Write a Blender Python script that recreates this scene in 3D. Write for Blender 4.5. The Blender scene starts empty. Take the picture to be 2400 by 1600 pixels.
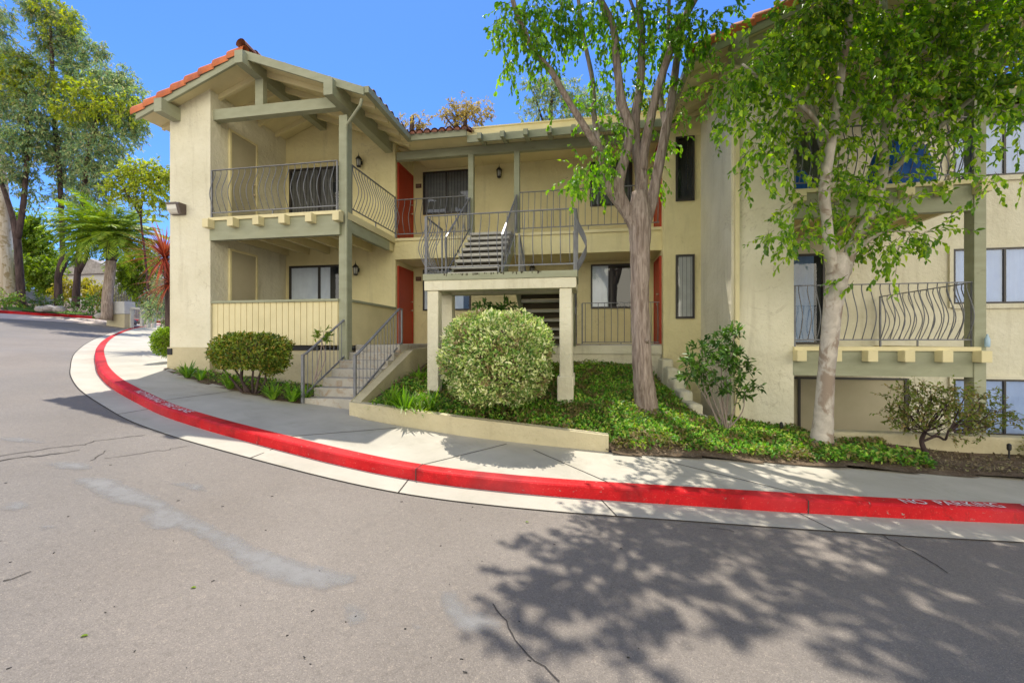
import bpy, math, random
import numpy as np
from mathutils import Vector
random.seed(7); RNG=np.random.default_rng(7)
SC=bpy.context.scene
# ---------------------------------------------------------------- camera, sky, sun, exposure
# world: +X along the facade, +Y into the depth, z=0 is the camera's own height
TH=math.atan(.176); CT,ST=math.cos(TH),math.sin(TH)
cam=bpy.data.cameras.new('camera'); camo=bpy.data.objects.new('camera',cam); SC.collection.objects.link(camo)
camo.location=(0,0,0); camo.rotation_euler=(math.radians(90),0,TH)
cam.sensor_width=36; cam.lens=15.0; cam.clip_start=.05; cam.clip_end=2000; SC.camera=camo
SUN=Vector((-.206,.384,1.0)).normalized()
EL=math.asin(SUN.z); AZ=math.atan2(SUN.x,SUN.y)
W=bpy.data.worlds.new('World'); SC.world=W; W.use_nodes=True
nt=W.node_tree; bg=nt.nodes['Background']
sky=nt.nodes.new('ShaderNodeTexSky'); sky.sky_type='NISHITA'; sky.sun_disc=False
sky.sun_elevation=EL; sky.sun_rotation=AZ; sky.air_density=1.0; sky.dust_density=.3; sky.ozone_density=2.0; sky.altitude=600
def wn(t,**k):
    x=nt.nodes.new(t)
    for a_,v in k.items(): setattr(x,a_,v)
    return x
tint=wn('ShaderNodeMix',data_type='RGBA',blend_type='MULTIPLY'); tint.inputs[0].default_value=1; tint.inputs[7].default_value=(.41,.67,1.08,1)
nt.links.new(sky.outputs[0],tint.inputs[6])
# unseen bright cloud bank added low behind the viewer to fill the shaded facades
tc=wn('ShaderNodeTexCoord'); sx=wn('ShaderNodeSeparateXYZ'); nt.links.new(tc.outputs['Generated'],sx.inputs[0])
my=wn('ShaderNodeMapRange',interpolation_type='SMOOTHSTEP'); my.inputs[1].default_value=-.05; my.inputs[2].default_value=-.45; my.inputs[3].default_value=0; my.inputs[4].default_value=1; nt.links.new(sx.outputs[1],my.inputs[0])
mz=wn('ShaderNodeMapRange',interpolation_type='SMOOTHSTEP'); mz.inputs[1].default_value=.85; mz.inputs[2].default_value=.35; mz.inputs[3].default_value=0; mz.inputs[4].default_value=1; nt.links.new(sx.outputs[2],mz.inputs[0])
cn=wn('ShaderNodeTexNoise'); cn.inputs['Scale'].default_value=2.2; cn.inputs['Detail'].default_value=6; nt.links.new(tc.outputs['Generated'],cn.inputs['Vector'])
cr_=wn('ShaderNodeMapRange'); cr_.inputs[1].default_value=.32; cr_.inputs[2].default_value=.5; nt.links.new(cn.outputs[0],cr_.inputs[0])
m1=wn('ShaderNodeMath',operation='MULTIPLY'); nt.links.new(my.outputs[0],m1.inputs[0]); nt.links.new(mz.outputs[0],m1.inputs[1])
m2=wn('ShaderNodeMath',operation='MULTIPLY'); nt.links.new(m1.outputs[0],m2.inputs[0]); nt.links.new(cr_.outputs[0],m2.inputs[1])
cm=wn('ShaderNodeMix',data_type='RGBA'); nt.links.new(m2.outputs[0],cm.inputs[0]); nt.links.new(tint.outputs[2],cm.inputs[6]); cm.inputs[7].default_value=(14.5,13.4,10.8,1)
nt.links.new(cm.outputs[2],bg.inputs[0]); bg.inputs[1].default_value=.15
sl=bpy.data.lights.new('sun','SUN'); sl.energy=4.2; sl.angle=math.radians(.55); sl.color=(1,.93,.82)
so=bpy.data.objects.new('sun',sl); SC.collection.objects.link(so)
so.rotation_euler=(-SUN).to_track_quat('-Z','Y').to_euler()
SC.view_settings.view_transform='Standard'; SC.view_settings.look='None'
SC.view_settings.exposure=.56; SC.view_settings.gamma=1
SC.cycles.max_bounces=8; SC.cycles.transparent_max_bounces=16
# ---------------------------------------------------------------- terrain height and helpers
hx=np.array([-90,-60,-40,-31,-22,-11.2,-9.4,-4.5,-2,1.4,4.7,8,12,30]); hz=np.array([6.5,4.2,2.4,1.35,.24,-.6,-.765,-1.28,-1.53,-1.66,-1.83,-1.98,-2.1,-2.4])
def hh(x): return sum(np.interp(np.asarray(x,float)+o,hx,hz) for o in (-1.2,-.6,0,.6,1.2))/5
def G(x,y): return hh(x)+.05*np.clip(np.asarray(y,float)-5,0,4)
_D=np.linspace(2,95,12000)
def on_ground(px,py,off=0):            # point of the terrain seen at a photo pixel
    u=(px-1200)/1000; v=(800-py)/1000
    X=_D*(u*CT-ST); Y=_D*(u*ST+CT); Z=_D*v; k=int(np.argmax(Z<G(X,Y)+off)); return (float(X[k]),float(Y[k]),float(Z[k]))
def at(px,py,d):                        # point at depth d
    u=(px-1200)/1000; v=(800-py)/1000
    return np.array((d*(u*CT-ST),d*(u*ST+CT),d*v))
def col_at(px,d):                       # ground point in column px at depth d
    p=at(px,800,d); return np.array((p[0],p[1],float(G(p[0],p[1]))))

def tag(o,label=None,cat=None,group=None,kind=None):
    if label: o['label']=label
    if cat: o['category']=cat
    if group: o['group']=group
    if kind: o['kind']=kind
    return o
def empty(name,loc,label,cat,group=None):
    o=bpy.data.objects.new(name,None); SC.collection.objects.link(o); o.location=loc; o.empty_display_size=.1
    return tag(o,label,cat,group)
def origin(o):
    v=Vector((0,0,0))
    while o: v+=Vector(o.location); o=o.parent
    return v
def link(name,me,mats,parent=None,smooth=False):
    o=bpy.data.objects.new(name,me); SC.collection.objects.link(o)
    for m in (mats if isinstance(mats,(list,tuple)) else [mats]): me.materials.append(m)
    if parent: o.parent=parent; o.location=-origin(parent)
    if smooth: me.polygons.foreach_set('use_smooth',[True]*len(me.polygons))
    return o
class MB:
    def __init__(s): s.v=[]; s.f=[]; s.m=[]
    def add(s,vs,fs,m=0):
        b=len(s.v); s.v+=[tuple(map(float,p)) for p in vs]; s.f+=[tuple(b+i for i in f) for f in fs]; s.m+=[m]*len(fs); return s
    def box(s,x0,x1,y0,y1,z0,z1,m=0):
        return s.add([(x0,y0,z0),(x1,y0,z0),(x1,y1,z0),(x0,y1,z0),(x0,y0,z1),(x1,y0,z1),(x1,y1,z1),(x0,y1,z1)],
            [(0,3,2,1),(4,5,6,7),(0,1,5,4),(1,2,6,5),(2,3,7,6),(3,0,4,7)],m)
    def prism(s,poly,axis,a,b,m=0):     # polygon in the two other axes, extruded a..b
        n=len(poly)
        def P(q,t): return {'x':(t,q[0],q[1]),'y':(q[0],t,q[1]),'z':(q[0],q[1],t)}[axis]
        return s.add([P(q,a) for q in poly]+[P(q,b) for q in poly],[tuple(range(n)),tuple(range(2*n-1,n-1,-1))]+[(i,(i+1)%n,n+(i+1)%n,n+i) for i in range(n)],m)
    def bar(s,p,q,w,h,up=(0,0,1),m=0):  # rectangular bar
        p=Vector(p);q=Vector(q);d=(q-p).normalized();u=Vector(up)
        if abs(d.dot(u))>.98: u=Vector((0,1,0))
        r=d.cross(u).normalized();u=r.cross(d)
        c=[r*w/2+u*h/2,-r*w/2+u*h/2,-r*w/2-u*h/2,r*w/2-u*h/2]
        return s.add([p+k for k in c]+[q+k for k in c],[(0,1,2,3),(7,6,5,4),(0,4,5,1),(1,5,6,2),(2,6,7,3),(3,7,4,0)],m)
    def tube(s,pts,rad,n=8,m=0,rough=0,cap=True):
        pts=[Vector(p) for p in pts]; R=rad if hasattr(rad,'__len__') else [rad]*len(pts)
        u=None; b=len(s.v)
        for i,p in enumerate(pts):
            d=(pts[min(i+1,len(pts)-1)]-pts[max(i-1,0)]).normalized()
            if u is None:
                u=Vector((1,0,0)) if abs(d.x)<.9 else Vector((0,1,0))
            u=(u-d*u.dot(d)).normalized(); w=d.cross(u)
            for k in range(n):
                a=2*math.pi*k/n; r=R[i]*(1+rough*(random.random()-.5))
                s.v.append(tuple(p+u*(math.cos(a)*r)+w*(math.sin(a)*r)))
        for i in range(len(pts)-1):
            for k in range(n):
                k2=(k+1)%n; s.f.append((b+i*n+k,b+i*n+k2,b+(i+1)*n+k2,b+(i+1)*n+k)); s.m.append(m)
        if cap:
            s.f.append(tuple(b+k for k in range(n-1,-1,-1))); s.m.append(m)
            e=b+(len(pts)-1)*n; s.f.append(tuple(e+k for k in range(n))); s.m.append(m)
        return s
    def lathe(s,c,prof,n=12,m=0):
        return s.tube([(c[0],c[1],c[2]+z) for r,z in prof],[max(r,.001) for r,z in prof],n,m)
    def build(s,name,mats,parent=None,smooth=False,bevel=0):
        me=bpy.data.meshes.new(name); me.from_pydata(s.v,[],s.f)
        if any(s.m): me.polygons.foreach_set('material_index',s.m)
        me.update(); o=link(name,me,mats,parent,smooth)
        if bevel:
            b=o.modifiers.new('b','BEVEL'); b.width=bevel; b.segments=2; b.limit_method='ANGLE'
        return o
def smooth_pts(pts,k=6):
    P=[np.array(p,float) for p in pts]; P=[2*P[0]-P[1]]+P+[2*P[-1]-P[-2]]; out=[]
    for i in range(1,len(P)-2):
        for j in range(k):
            t=j/k; a,b,c,d=P[i-1:i+3]
            out.append(.5*((2*b)+(-a+c)*t+(2*a-5*b+4*c-d)*t*t+(-a+3*b-3*c+d)*t**3))
    out.append(P[-2]); return out
def quads_mesh(name,V,n,mats,parent=None,midx=None):   # V: (N*n,3) vertices, each n in a row make one face
    V=np.asarray(V,np.float32).reshape(-1,3); N=len(V)//n
    me=bpy.data.meshes.new(name); me.vertices.add(len(V)); me.vertices.foreach_set('co',V.ravel())
    me.loops.add(len(V)); me.loops.foreach_set('vertex_index',np.arange(len(V),dtype=np.int32))
    me.polygons.add(N); me.polygons.foreach_set('loop_start',np.arange(0,len(V),n,dtype=np.int32))
    try: me.polygons.foreach_set('loop_total',np.full(N,n,dtype=np.int32))
    except Exception: pass
    if midx is not None: me.polygons.foreach_set('material_index',np.asarray(midx,np.int32))
    me.update(calc_edges=True); return link(name,me,mats,parent)
def unit(a): return a/np.maximum(np.linalg.norm(a,axis=-1,keepdims=True),1e-9)
def leaf_geo(P,D,Nn,L,Wd,fold=.25,wide=.45):  # leaves: P base, D direction, Nn normal -> verts, index quads (two quads folded at the midrib)
    D=unit(D); R=unit(np.cross(D,Nn)); U=np.cross(R,D); L=L[:,None]; Wd=Wd[:,None]
    tip=P+D*L-U*L*.12; mid1=P+D*L*wide*.75; mid2=P+D*L*.75-U*L*.03
    a1=mid1+R*Wd*.5+U*Wd*fold; a2=mid2+R*Wd*.33+U*Wd*fold*.6; b1=mid1-R*Wd*.5+U*Wd*fold; b2=mid2-R*Wd*.33+U*Wd*fold*.6
    V=np.stack([P,a1,a2,tip,b2,b1],1); return V      # N,6,3
def foliage(name,V6,mats,parent,tw=None):
    # V6: (N,6,3) leaves; tw: list of (p,q,r) twig segments
    N=len(V6); V=V6.reshape(-1,3); base=np.arange(N)[:,None]*6
    F=np.concatenate([base+np.array([0,1,2,3]),base+np.array([0,3,4,5])],1).reshape(-1,4)
    mi=np.zeros(len(F),np.int32)
    if tw is not None and len(tw):
        A=np.array([t[0] for t in tw]);B=np.array([t[1] for t in tw]);r=np.array([t[2] for t in tw])[:,None]
        d=unit(B-A); ref=np.where(np.abs(d[:,2:3])>.9,np.array([[1.,0,0]]),np.array([[0,0,1.]])); u=unit(np.cross(d,ref)); w=np.cross(d,u)
        ring=[u*math.cos(a)+w*math.sin(a) for a in (0,2.094,4.189)]
        TV=np.stack([A+k*r for k in ring]+[B+k*r*.6 for k in ring],1); M=len(TV); tb=len(V)+np.arange(M)[:,None]*6
        TF=np.concatenate([tb+np.array(q) for q in ([0,1,4,3],[1,2,5,4],[2,0,3,5])],1).reshape(-1,4)
        V=np.concatenate([V,TV.reshape(-1,3)]); F=np.concatenate([F,TF]); mi=np.concatenate([mi,np.ones(len(TF),np.int32)])
    me=bpy.data.meshes.new(name); me.vertices.add(len(V)); me.vertices.foreach_set('co',V.astype(np.float32).ravel())
    me.loops.add(F.size); me.loops.foreach_set('vertex_index',F.astype(np.int32).ravel())
    me.polygons.add(len(F)); me.polygons.foreach_set('loop_start',np.arange(0,F.size,4,dtype=np.int32))
    try: me.polygons.foreach_set('loop_total',np.full(len(F),4,dtype=np.int32))
    except Exception: pass
    me.polygons.foreach_set('material_index',mi); me.update(calc_edges=True)
    return link(name,me,mats,parent)
def rand_dir(n): return unit(RNG.normal(size=(n,3)))
def in_ball(n,shell=.0):
    r=(shell+(1-shell)*RNG.random(n)**(1/2.2))[:,None]; return rand_dir(n)*r
def twig_cluster(c,rad,ntw,nl,tl,L,Wd,droop=.4,out=.6,hang=.5,fold=.25,wide=.45,rt=.004):
    """twigs inside an ellipsoid; nl leaves along each. returns leaf verts and twig segments"""
    c=np.array(c,float); rad=np.array(rad,float); q=in_ball(ntw); P0=c+q*rad
    D=unit(rand_dir(ntw)*(1-out)+unit(q)*out+np.array([0,0,-droop]))
    TL=tl*(.6+.8*RNG.random(ntw)); P1=P0+D*TL[:,None]*.55; D2=unit(D+np.array([0,0,-droop*.7])); P2=P1+D2*TL[:,None]*.45
    tw=[(P0[i],P1[i],rt) for i in range(ntw)]+[(P1[i],P2[i],rt*.6) for i in range(ntw)]
    t=np.linspace(.12,1,nl)[None,:]+(RNG.random((ntw,nl))-.5)*.08; t=np.clip(t,0,1)[...,None]
    B=np.where(t<.55,P0[:,None]+(P1-P0)[:,None]*(t/.55),P1[:,None]+(P2-P1)[:,None]*((t-.55)/.45))
    DD=unit(D[:,None]*.7+rand_dir(ntw*nl).reshape(ntw,nl,3)*.9+np.array([0,0,-hang])); B=B.reshape(-1,3); DD=DD.reshape(-1,3)
    n=len(B); NN=unit(rand_dir(n)*.6+np.array([0,0,1.])); s=.65+.6*RNG.random(n)
    return leaf_geo(B,DD,NN,L*s,Wd*s,fold,wide),tw
def chain(pts,rad,k=5,n=12,mb=None,rough=.06):
    mb=mb or MB(); S=smooth_pts([tuple(p)+(r,) for p,r in zip(pts,rad)],k); mb.tube([s[:3] for s in S],[s[3] for s in S],n,0,rough); return mb
# ---------------------------------------------------------------- materials
def new_mat(name):
    m=bpy.data.materials.new(name); m.use_nodes=True; n=m.node_tree.nodes; return m,n,m.node_tree.links,n['Principled BSDF']
def srgb(r,g,b): return tuple((((c/255+.055)/1.055)**2.4 if c>10 else c/255/12.92) for c in (r,g,b))+(1,)
def noise(n,l,co,scale,detail=6,rough=.6,dist=0):
    t=n.new('ShaderNodeTexNoise'); t.inputs['Scale'].default_value=scale; t.inputs['Detail'].default_value=detail
    t.inputs['Roughness'].default_value=rough; t.inputs['Distortion'].default_value=dist; l.new(co,t.inputs['Vector']); return t
def ramp(n,l,src,stops):
    r=n.new('ShaderNodeValToRGB'); e=r.color_ramp.elements
    while len(e)<len(stops): e.new(.5)
    for k,(p,c) in enumerate(stops): e[k].position=p; e[k].color=c if len(c)==4 else c+(1,)
    l.new(src,r.inputs[0]); return r
def mixc(n,l,fac,a,b,mode='MIX'):
    x=n.new('ShaderNodeMix'); x.data_type='RGBA'; x.blend_type=mode
    for s,v in ((x.inputs[0],fac),(x.inputs[6],a),(x.inputs[7],b)):
        if hasattr(v,'links'): l.new(v,s)
        else: s.default_value=v
    return x.outputs[2]
def bump(n,l,h,strength,dist,nrm=None):
    b=n.new('ShaderNodeBump'); b.inputs['Strength'].default_value=strength; b.inputs['Distance'].default_value=dist; l.new(h,b.inputs['Height'])
    if nrm: l.new(nrm,b.inputs['Normal'])
    return b.outputs[0]
def coord(n,l,scale=None,gen='Object'):
    t=n.new('ShaderNodeTexCoord'); o=t.outputs[gen]
    if scale:
        m=n.new('ShaderNodeMapping'); m.inputs['Scale'].default_value=scale; l.new(o,m.inputs[0]); o=m.outputs[0]
    return o
def surf(name,c1,c2,scale=3,rough=.8,bs=30,bstr=.3,bdist=.01,stretch=None,spec=.3,metal=0,speck=None,dirt=None,lo=.35,hi=.65):
    m,n,l,b=new_mat(name); co=coord(n,l,stretch)
    t=noise(n,l,co,scale); c=ramp(n,l,t.outputs[0],[(lo,c1),(hi,c2)]).outputs[0]
    if speck:
        t2=noise(n,l,co,speck[0],2,.5); c=mixc(n,l,ramp(n,l,t2.outputs[0],[(speck[2],(0,0,0)),(speck[3],(1,1,1))]).outputs[0],c,speck[1])
    if dirt:
        t3=noise(n,l,co,dirt[0],8,.7,.6); c=mixc(n,l,ramp(n,l,t3.outputs[0],[(dirt[2],(0,0,0)),(dirt[3],(1,1,1))]).outputs[0],c,dirt[1])
    l.new(c,b.inputs['Base Color']); b.inputs['Roughness'].default_value=rough; b.inputs['Metallic'].default_value=metal
    b.inputs['Specular IOR Level'].default_value=spec
    if bstr:
        t4=noise(n,l,co,bs,5,.65); l.new(bump(n,l,t4.outputs[0],bstr,bdist),b.inputs['Normal'])
    return m
def leafmat(name,cols,trans=.35,rough=.45,big=.8):
    m,n,l,b=new_mat(name); g=n.new('ShaderNodeNewGeometry'); r=ramp(n,l,g.outputs['Random Per Island'],[(i/(len(cols)-1),c) for i,c in enumerate(cols)])
    co=coord(n,l); t=noise(n,l,co,big,3); v=n.new('ShaderNodeMapRange'); v.inputs[3].default_value=.65; v.inputs[4].default_value=1.35
    v.inputs[1].default_value=.3; v.inputs[2].default_value=.7; l.new(t.outputs[0],v.inputs[0])
    h=n.new('ShaderNodeHueSaturation'); l.new(r.outputs[0],h.inputs['Color']); l.new(v.outputs[0],h.inputs['Value'])
    l.new(h.outputs[0],b.inputs['Base Color']); b.inputs['Roughness'].default_value=rough; b.inputs['Specular IOR Level'].default_value=.35
    tr=n.new('ShaderNodeBsdfTranslucent'); h2=n.new('ShaderNodeHueSaturation'); h2.inputs['Saturation'].default_value=1.15; h2.inputs['Value'].default_value=1.5; l.new(h.outputs[0],h2.inputs['Color']); l.new(h2.outputs[0],tr.inputs[0])
    mx=n.new('ShaderNodeMixShader'); mx.inputs[0].default_value=trans; l.new(b.outputs[0],mx.inputs[1]); l.new(tr.outputs[0],mx.inputs[2])
    l.new(mx.outputs[0],n['Material Output'].inputs[0]); return m
def plain(name,c,rough=.5,metal=0,spec=.5):
    m,n,l,b=new_mat(name); b.inputs['Base Color'].default_value=c; b.inputs['Roughness'].default_value=rough; b.inputs['Metallic'].default_value=metal; b.inputs['Specular IOR Level'].default_value=spec
    return m
M={}
def stucco(name,c1,c2,pit):
    m,n,l,b=new_mat(name); co=coord(n,l); t=noise(n,l,co,1.3,5); c=ramp(n,l,t.outputs[0],[(.3,c1),(.7,c2)]).outputs[0]
    t2=noise(n,l,co,26,4,.6,.8); k=ramp(n,l,t2.outputs[0],[(.60,(0,0,0)),(.70,(1,1,1))]); t2b=noise(n,l,co,1.7,3); k2=ramp(n,l,t2b.outputs[0],[(.45,(0,0,0)),(.65,(1,1,1))])
    mm=n.new('ShaderNodeMath'); mm.operation='MULTIPLY'; l.new(k.outputs[0],mm.inputs[0]); l.new(k2.outputs[0],mm.inputs[1])
    m2=n.new('ShaderNodeMath'); m2.operation='MULTIPLY'; m2.inputs[1].default_value=pit; l.new(mm.outputs[0],m2.inputs[0])
    c=mixc(n,l,m2.outputs[0],c,(.30,.25,.15,1))
    cs=coord(n,l,(2.2,2.2,.22)); ts=noise(n,l,cs,2.0,6,.65,.3); c=mixc(n,l,ramp(n,l,ts.outputs[0],[(.54,(0,0,0)),(.72,(.30,.30,.30))]).outputs[0],c,(.36,.31,.20,1))
    tk=noise(n,l,co,.9,5,.6,1.5); kk=ramp(n,l,tk.outputs[0],[(.490,(0,0,0)),(.497,(.35,.35,.35)),(.503,(.35,.35,.35)),(.51,(0,0,0))]); th=noise(n,l,co,.5,2); kh=ramp(n,l,th.outputs[0],[(.56,(0,0,0)),(.62,(1,1,1))]); mk=n.new('ShaderNodeMath'); mk.operation='MULTIPLY'; l.new(kk.outputs[0],mk.inputs[0]); l.new(kh.outputs[0],mk.inputs[1])
    c=mixc(n,l,mk.outputs[0],c,(.38,.33,.22,1)); l.new(c,b.inputs['Base Color']); b.inputs['Roughness'].default_value=.92; b.inputs['Specular IOR Level'].default_value=.15
    t3=noise(n,l,co,9,4,.6); t4=noise(n,l,co,70,3,.6); l.new(bump(n,l,t3.outputs[0],.6,.04,bump(n,l,t4.outputs[0],.5,.01)),b.inputs['Normal']); return m
M['stucco']=stucco('cream_stucco',(.69,.61,.335,1),(.78,.70,.405,1),.35)
M['stucco_pale']=stucco('pale_stucco',(.65,.61,.45,1),(.75,.71,.55,1),.5)
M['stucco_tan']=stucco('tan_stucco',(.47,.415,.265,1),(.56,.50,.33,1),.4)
M['cream']=surf('cream_painted_wood',(.66,.585,.335,1),(.74,.655,.39,1),2,.7,60,.15,.005,(1,1,1))
M['beige']=surf('beige_panel',(.40,.36,.24,1),(.46,.41,.28,1),1.5,.75,40,.15,.005)
M['green']=surf('sage_green_trim',(.295,.305,.205,1),(.35,.36,.25,1),2.2,.7,45,.25,.006,(1,1,3),dirt=(3,(.16,.16,.10,1),.62,.8))
M['rail']=surf('grey_iron',(.13,.135,.15,1),(.19,.195,.21,1),8,.42,90,.1,.002,spec=.5,dirt=(9,(.20,.12,.07,1),.68,.8))
M['door']=surf('rust_red_door',(.35,.038,.016,1),(.42,.055,.022,1),1.2,.5,80,.1,.003)
M['frame']=plain('bronze_frame',(.03,.025,.022,1),.45)
M['alu']=plain('aluminium',(.42,.42,.42,1),.4,.6)
M['gap']=plain('tread_shade_and_drips',(.075,.06,.04,1),.9,0,.1)  # painted shade between the open stair treads; also colours the drip stains
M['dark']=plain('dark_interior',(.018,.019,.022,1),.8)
M['blind']=surf('blind_fabric',(.60,.58,.52,1),(.72,.70,.64,1),3,.8,20,0)
M['curtain']=surf('white_curtain',(.70,.72,.76,1),(.80,.82,.85,1),3,.8,20,0)
M['curtain_sky_reflection']=surf('pale_sky_reflection_curtain',(.52,.62,.86,1),(.60,.70,.92,1),3,.8,20,0)  # blue of the sky reflected in the panes, painted into the curtain
M['curtain_deep_reflection']=surf('slate_sky_reflection_curtain',(.20,.31,.50,1),(.26,.38,.58,1),3,.8,20,0)  # deeper sky reflection of the sliding door, painted into its curtain
M['blind_dark']=surf('taupe_blind',(.16,.15,.14,1),(.22,.21,.19,1),3,.8,20,0)
def glassmat(name,rf,tint):
    m,n,l,b=new_mat(name); g=n.new('ShaderNodeBsdfGlossy'); g.inputs['Roughness'].default_value=.015; g.inputs[0].default_value=tint
    t=n.new('ShaderNodeBsdfTransparent'); t.inputs[0].default_value=(.86,.9,.93,1); f=n.new('ShaderNodeFresnel'); f.inputs[0].default_value=1.5
    a=n.new('ShaderNodeMath'); a.operation='ADD'; a.inputs[1].default_value=rf; l.new(f.outputs[0],a.inputs[0]); x=n.new('ShaderNodeMixShader'); l.new(a.outputs[0],x.inputs[0]); l.new(t.outputs[0],x.inputs[1]); l.new(g.outputs[0],x.inputs[2]); l.new(x.outputs[0],n['Material Output'].inputs[0]); return m
M['glass']=glassmat('window_glass',.015,(1,1,1,1))
def asphalt():
    m,n,l,b=new_mat('asphalt'); co=coord(n,l); t=noise(n,l,co,.55,6,.6); c=ramp(n,l,t.outputs[0],[(.3,(.188,.165,.142,1)),(.7,(.236,.209,.182,1))]).outputs[0]
    tw=noise(n,l,co,.18,3,.5,1.0); c=mixc(n,l,ramp(n,l,tw.outputs[0],[(.5,(0,0,0)),(.75,(.55,.55,.55))]).outputs[0],c,(.15,.148,.145,1))
    v=n.new('ShaderNodeTexVoronoi'); v.inputs['Scale'].default_value=210; l.new(co,v.inputs['Vector'])
    sep=n.new('ShaderNodeSeparateColor'); l.new(v.outputs['Color'],sep.inputs[0])
    k=ramp(n,l,sep.outputs[0],[(.0,(.74,.74,.74)),(.5,(.97,.97,.97)),(.9,(1.06,1.06,1.05)),(.97,(1.4,1.37,1.33))])
    c=mixc(n,l,1.0,c,k.outputs[0],'MULTIPLY')
    v2=n.new('ShaderNodeTexVoronoi'); v2.inputs['Scale'].default_value=38; l.new(co,v2.inputs['Vector']); s2=n.new('ShaderNodeSeparateColor'); l.new(v2.outputs['Color'],s2.inputs[0])
    k2=ramp(n,l,s2.outputs[1],[(0,(.9,.9,.9)),(.3,(1,1,1)),(.95,(1,1,1)),(.98,(1.12,1.11,1.09))]); c=mixc(n,l,1.0,c,k2.outputs[0],'MULTIPLY')
    l.new(c,b.inputs['Base Color']); b.inputs['Roughness'].default_value=.85; b.inputs['Specular IOR Level'].default_value=.3
    t4=noise(n,l,co,110,3,.7); l.new(bump(n,l,t4.outputs[0],.5,.008),b.inputs['Normal']); return m
M['asphalt']=asphalt()
M['patch']=surf('asphalt_patch',(.245,.245,.24,1),(.275,.272,.265,1),2,.85,120,.25,.004,speck=(130,(.26,.255,.25,1),.58,.66))
def patchmat():
    m=M['patch']; n=m.node_tree.nodes; l=m.node_tree.links; a=n.new('ShaderNodeAttribute'); a.attribute_name='fade'; co=coord(n,l); t=noise(n,l,co,5,6,.7); t2=noise(n,l,co,140,2,.5)
    q=n.new('ShaderNodeMath'); q.operation='MULTIPLY_ADD'; l.new(t.outputs[0],q.inputs[0]); q.inputs[1].default_value=1.5; l.new(a.outputs['Fac'],q.inputs[2])
    q2=n.new('ShaderNodeMath'); q2.operation='MULTIPLY_ADD'; l.new(t2.outputs[0],q2.inputs[0]); q2.inputs[1].default_value=.9; l.new(q.outputs[0],q2.inputs[2])
    r=ramp(n,l,q2.outputs[0],[(.0,(0,0,0)),(1,(1,1,1))]); mr=n.new('ShaderNodeMapRange'); mr.inputs[1].default_value=1.15; mr.inputs[2].default_value=2.3; mr.inputs[4].default_value=.75; l.new(q2.outputs[0],mr.inputs[0])
    tr=n.new('ShaderNodeBsdfTransparent'); x=n.new('ShaderNodeMixShader'); l.new(mr.outputs[0],x.inputs[0]); l.new(tr.outputs[0],x.inputs[1]); l.new(n['Principled BSDF'].outputs[0],x.inputs[2]); l.new(x.outputs[0],n['Material Output'].inputs[0])
patchmat()
M['conc']=surf('sidewalk_concrete',(.385,.36,.295,1),(.48,.45,.375,1),1.1,.85,60,.2,.006,speck=(140,(.40,.38,.32,1),.56,.70),dirt=(1.6,(.34,.315,.25,1),.52,.75))
M['concstain']=surf('stained_concrete',(.22,.22,.21,1),(.30,.29,.27,1),2.2,.85,60,.2,.006,stretch=(.45,1.8,1),speck=(60,(.5,.48,.45,1),.66,.72))
M['step']=surf('step_concrete',(.36,.34,.29,1),(.47,.44,.38,1),2.5,.85,50,.25,.008,dirt=(5,(.30,.21,.13,1),.52,.68))
M['tread']=surf('precast_tread',(.44,.42,.37,1),(.53,.51,.45,1),3,.8,50,.2,.005)
M['red']=surf('red_kerb_paint',(.46,.008,.012,1),(.60,.014,.018,1),2.5,.6,35,.35,.012,spec=.15,speck=(60,(.66,.06,.05,1),.62,.72),dirt=(4,(.16,.02,.015,1),.58,.74))
M['white']=surf('white_paint',(.62,.60,.62,1),(.75,.73,.74,1),30,.7,60,0,dirt=(45,(.45,.12,.14,1),.55,.62))
M['crack']=plain('crack',(.06,.055,.05,1),.95,0,.1)
M['soil']=surf('soil',(.085,.058,.036,1),(.17,.125,.085,1),5,.95,40,.6,.03,speck=(45,(.26,.21,.15,1),.60,.66),spec=.1)
M['mulch']=surf('mulch',(.13,.09,.07,1),(.22,.17,.14,1),1.5,.95,10,.6,.05,speck=(9,(.28,.23,.2,1),.6,.66),spec=.1)
M['tile']=surf('terracotta',(.52,.13,.04,1),(.66,.21,.08,1),2.3,.75,30,.2,.01,dirt=(3.5,(.34,.11,.07,1),.5,.7))
M['farconc']=surf('pinkish_concrete',(.46,.38,.33,1),(.54,.46,.41,1),1,.85,30,.2,.01,dirt=(1.2,(.34,.29,.26,1),.55,.7))
M['tile_old']=surf('weathered_terracotta',(.20,.075,.045,1),(.36,.16,.105,1),5,.8,30,.2,.01,dirt=(6,(.10,.06,.05,1),.5,.62))
def bark(name,c1,c2,sc,st,bstr,dist,c3=None,lo=.35,hi=.65):
    m,n,l,b=new_mat(name); co=coord(n,l,st); t=noise(n,l,co,sc,6,.65,.7); c=ramp(n,l,t.outputs[0],[(lo,c1),(hi,c2)]).outputs[0]
    if c3:
        co2=coord(n,l,(1,1,.8)); t2=noise(n,l,co2,3.2,5,.6,.6); c=mixc(n,l,ramp(n,l,t2.outputs[0],[(.52,(0,0,0)),(.60,(1,1,1))]).outputs[0],c,c3)
    l.new(c,b.inputs['Base Color']); b.inputs['Roughness'].default_value=.9; b.inputs['Specular IOR Level'].default_value=.15
    l.new(bump(n,l,t.outputs[0],bstr,dist),b.inputs['Normal']); return m
M['bark']=bark('furrowed_bark',(.17,.125,.10,1),(.42,.345,.295,1),20,(1,1,.12),1,.03)
M['bark_pale']=bark('pale_bark',(.36,.32,.27,1),(.55,.50,.43,1),7,(1,1,.7),.35,.012,(.28,.22,.17,1))
M['bark_dark']=bark('dark_bark',(.035,.025,.025,1),(.10,.07,.065,1),7,(1,1,.2),.6,.03)
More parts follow.
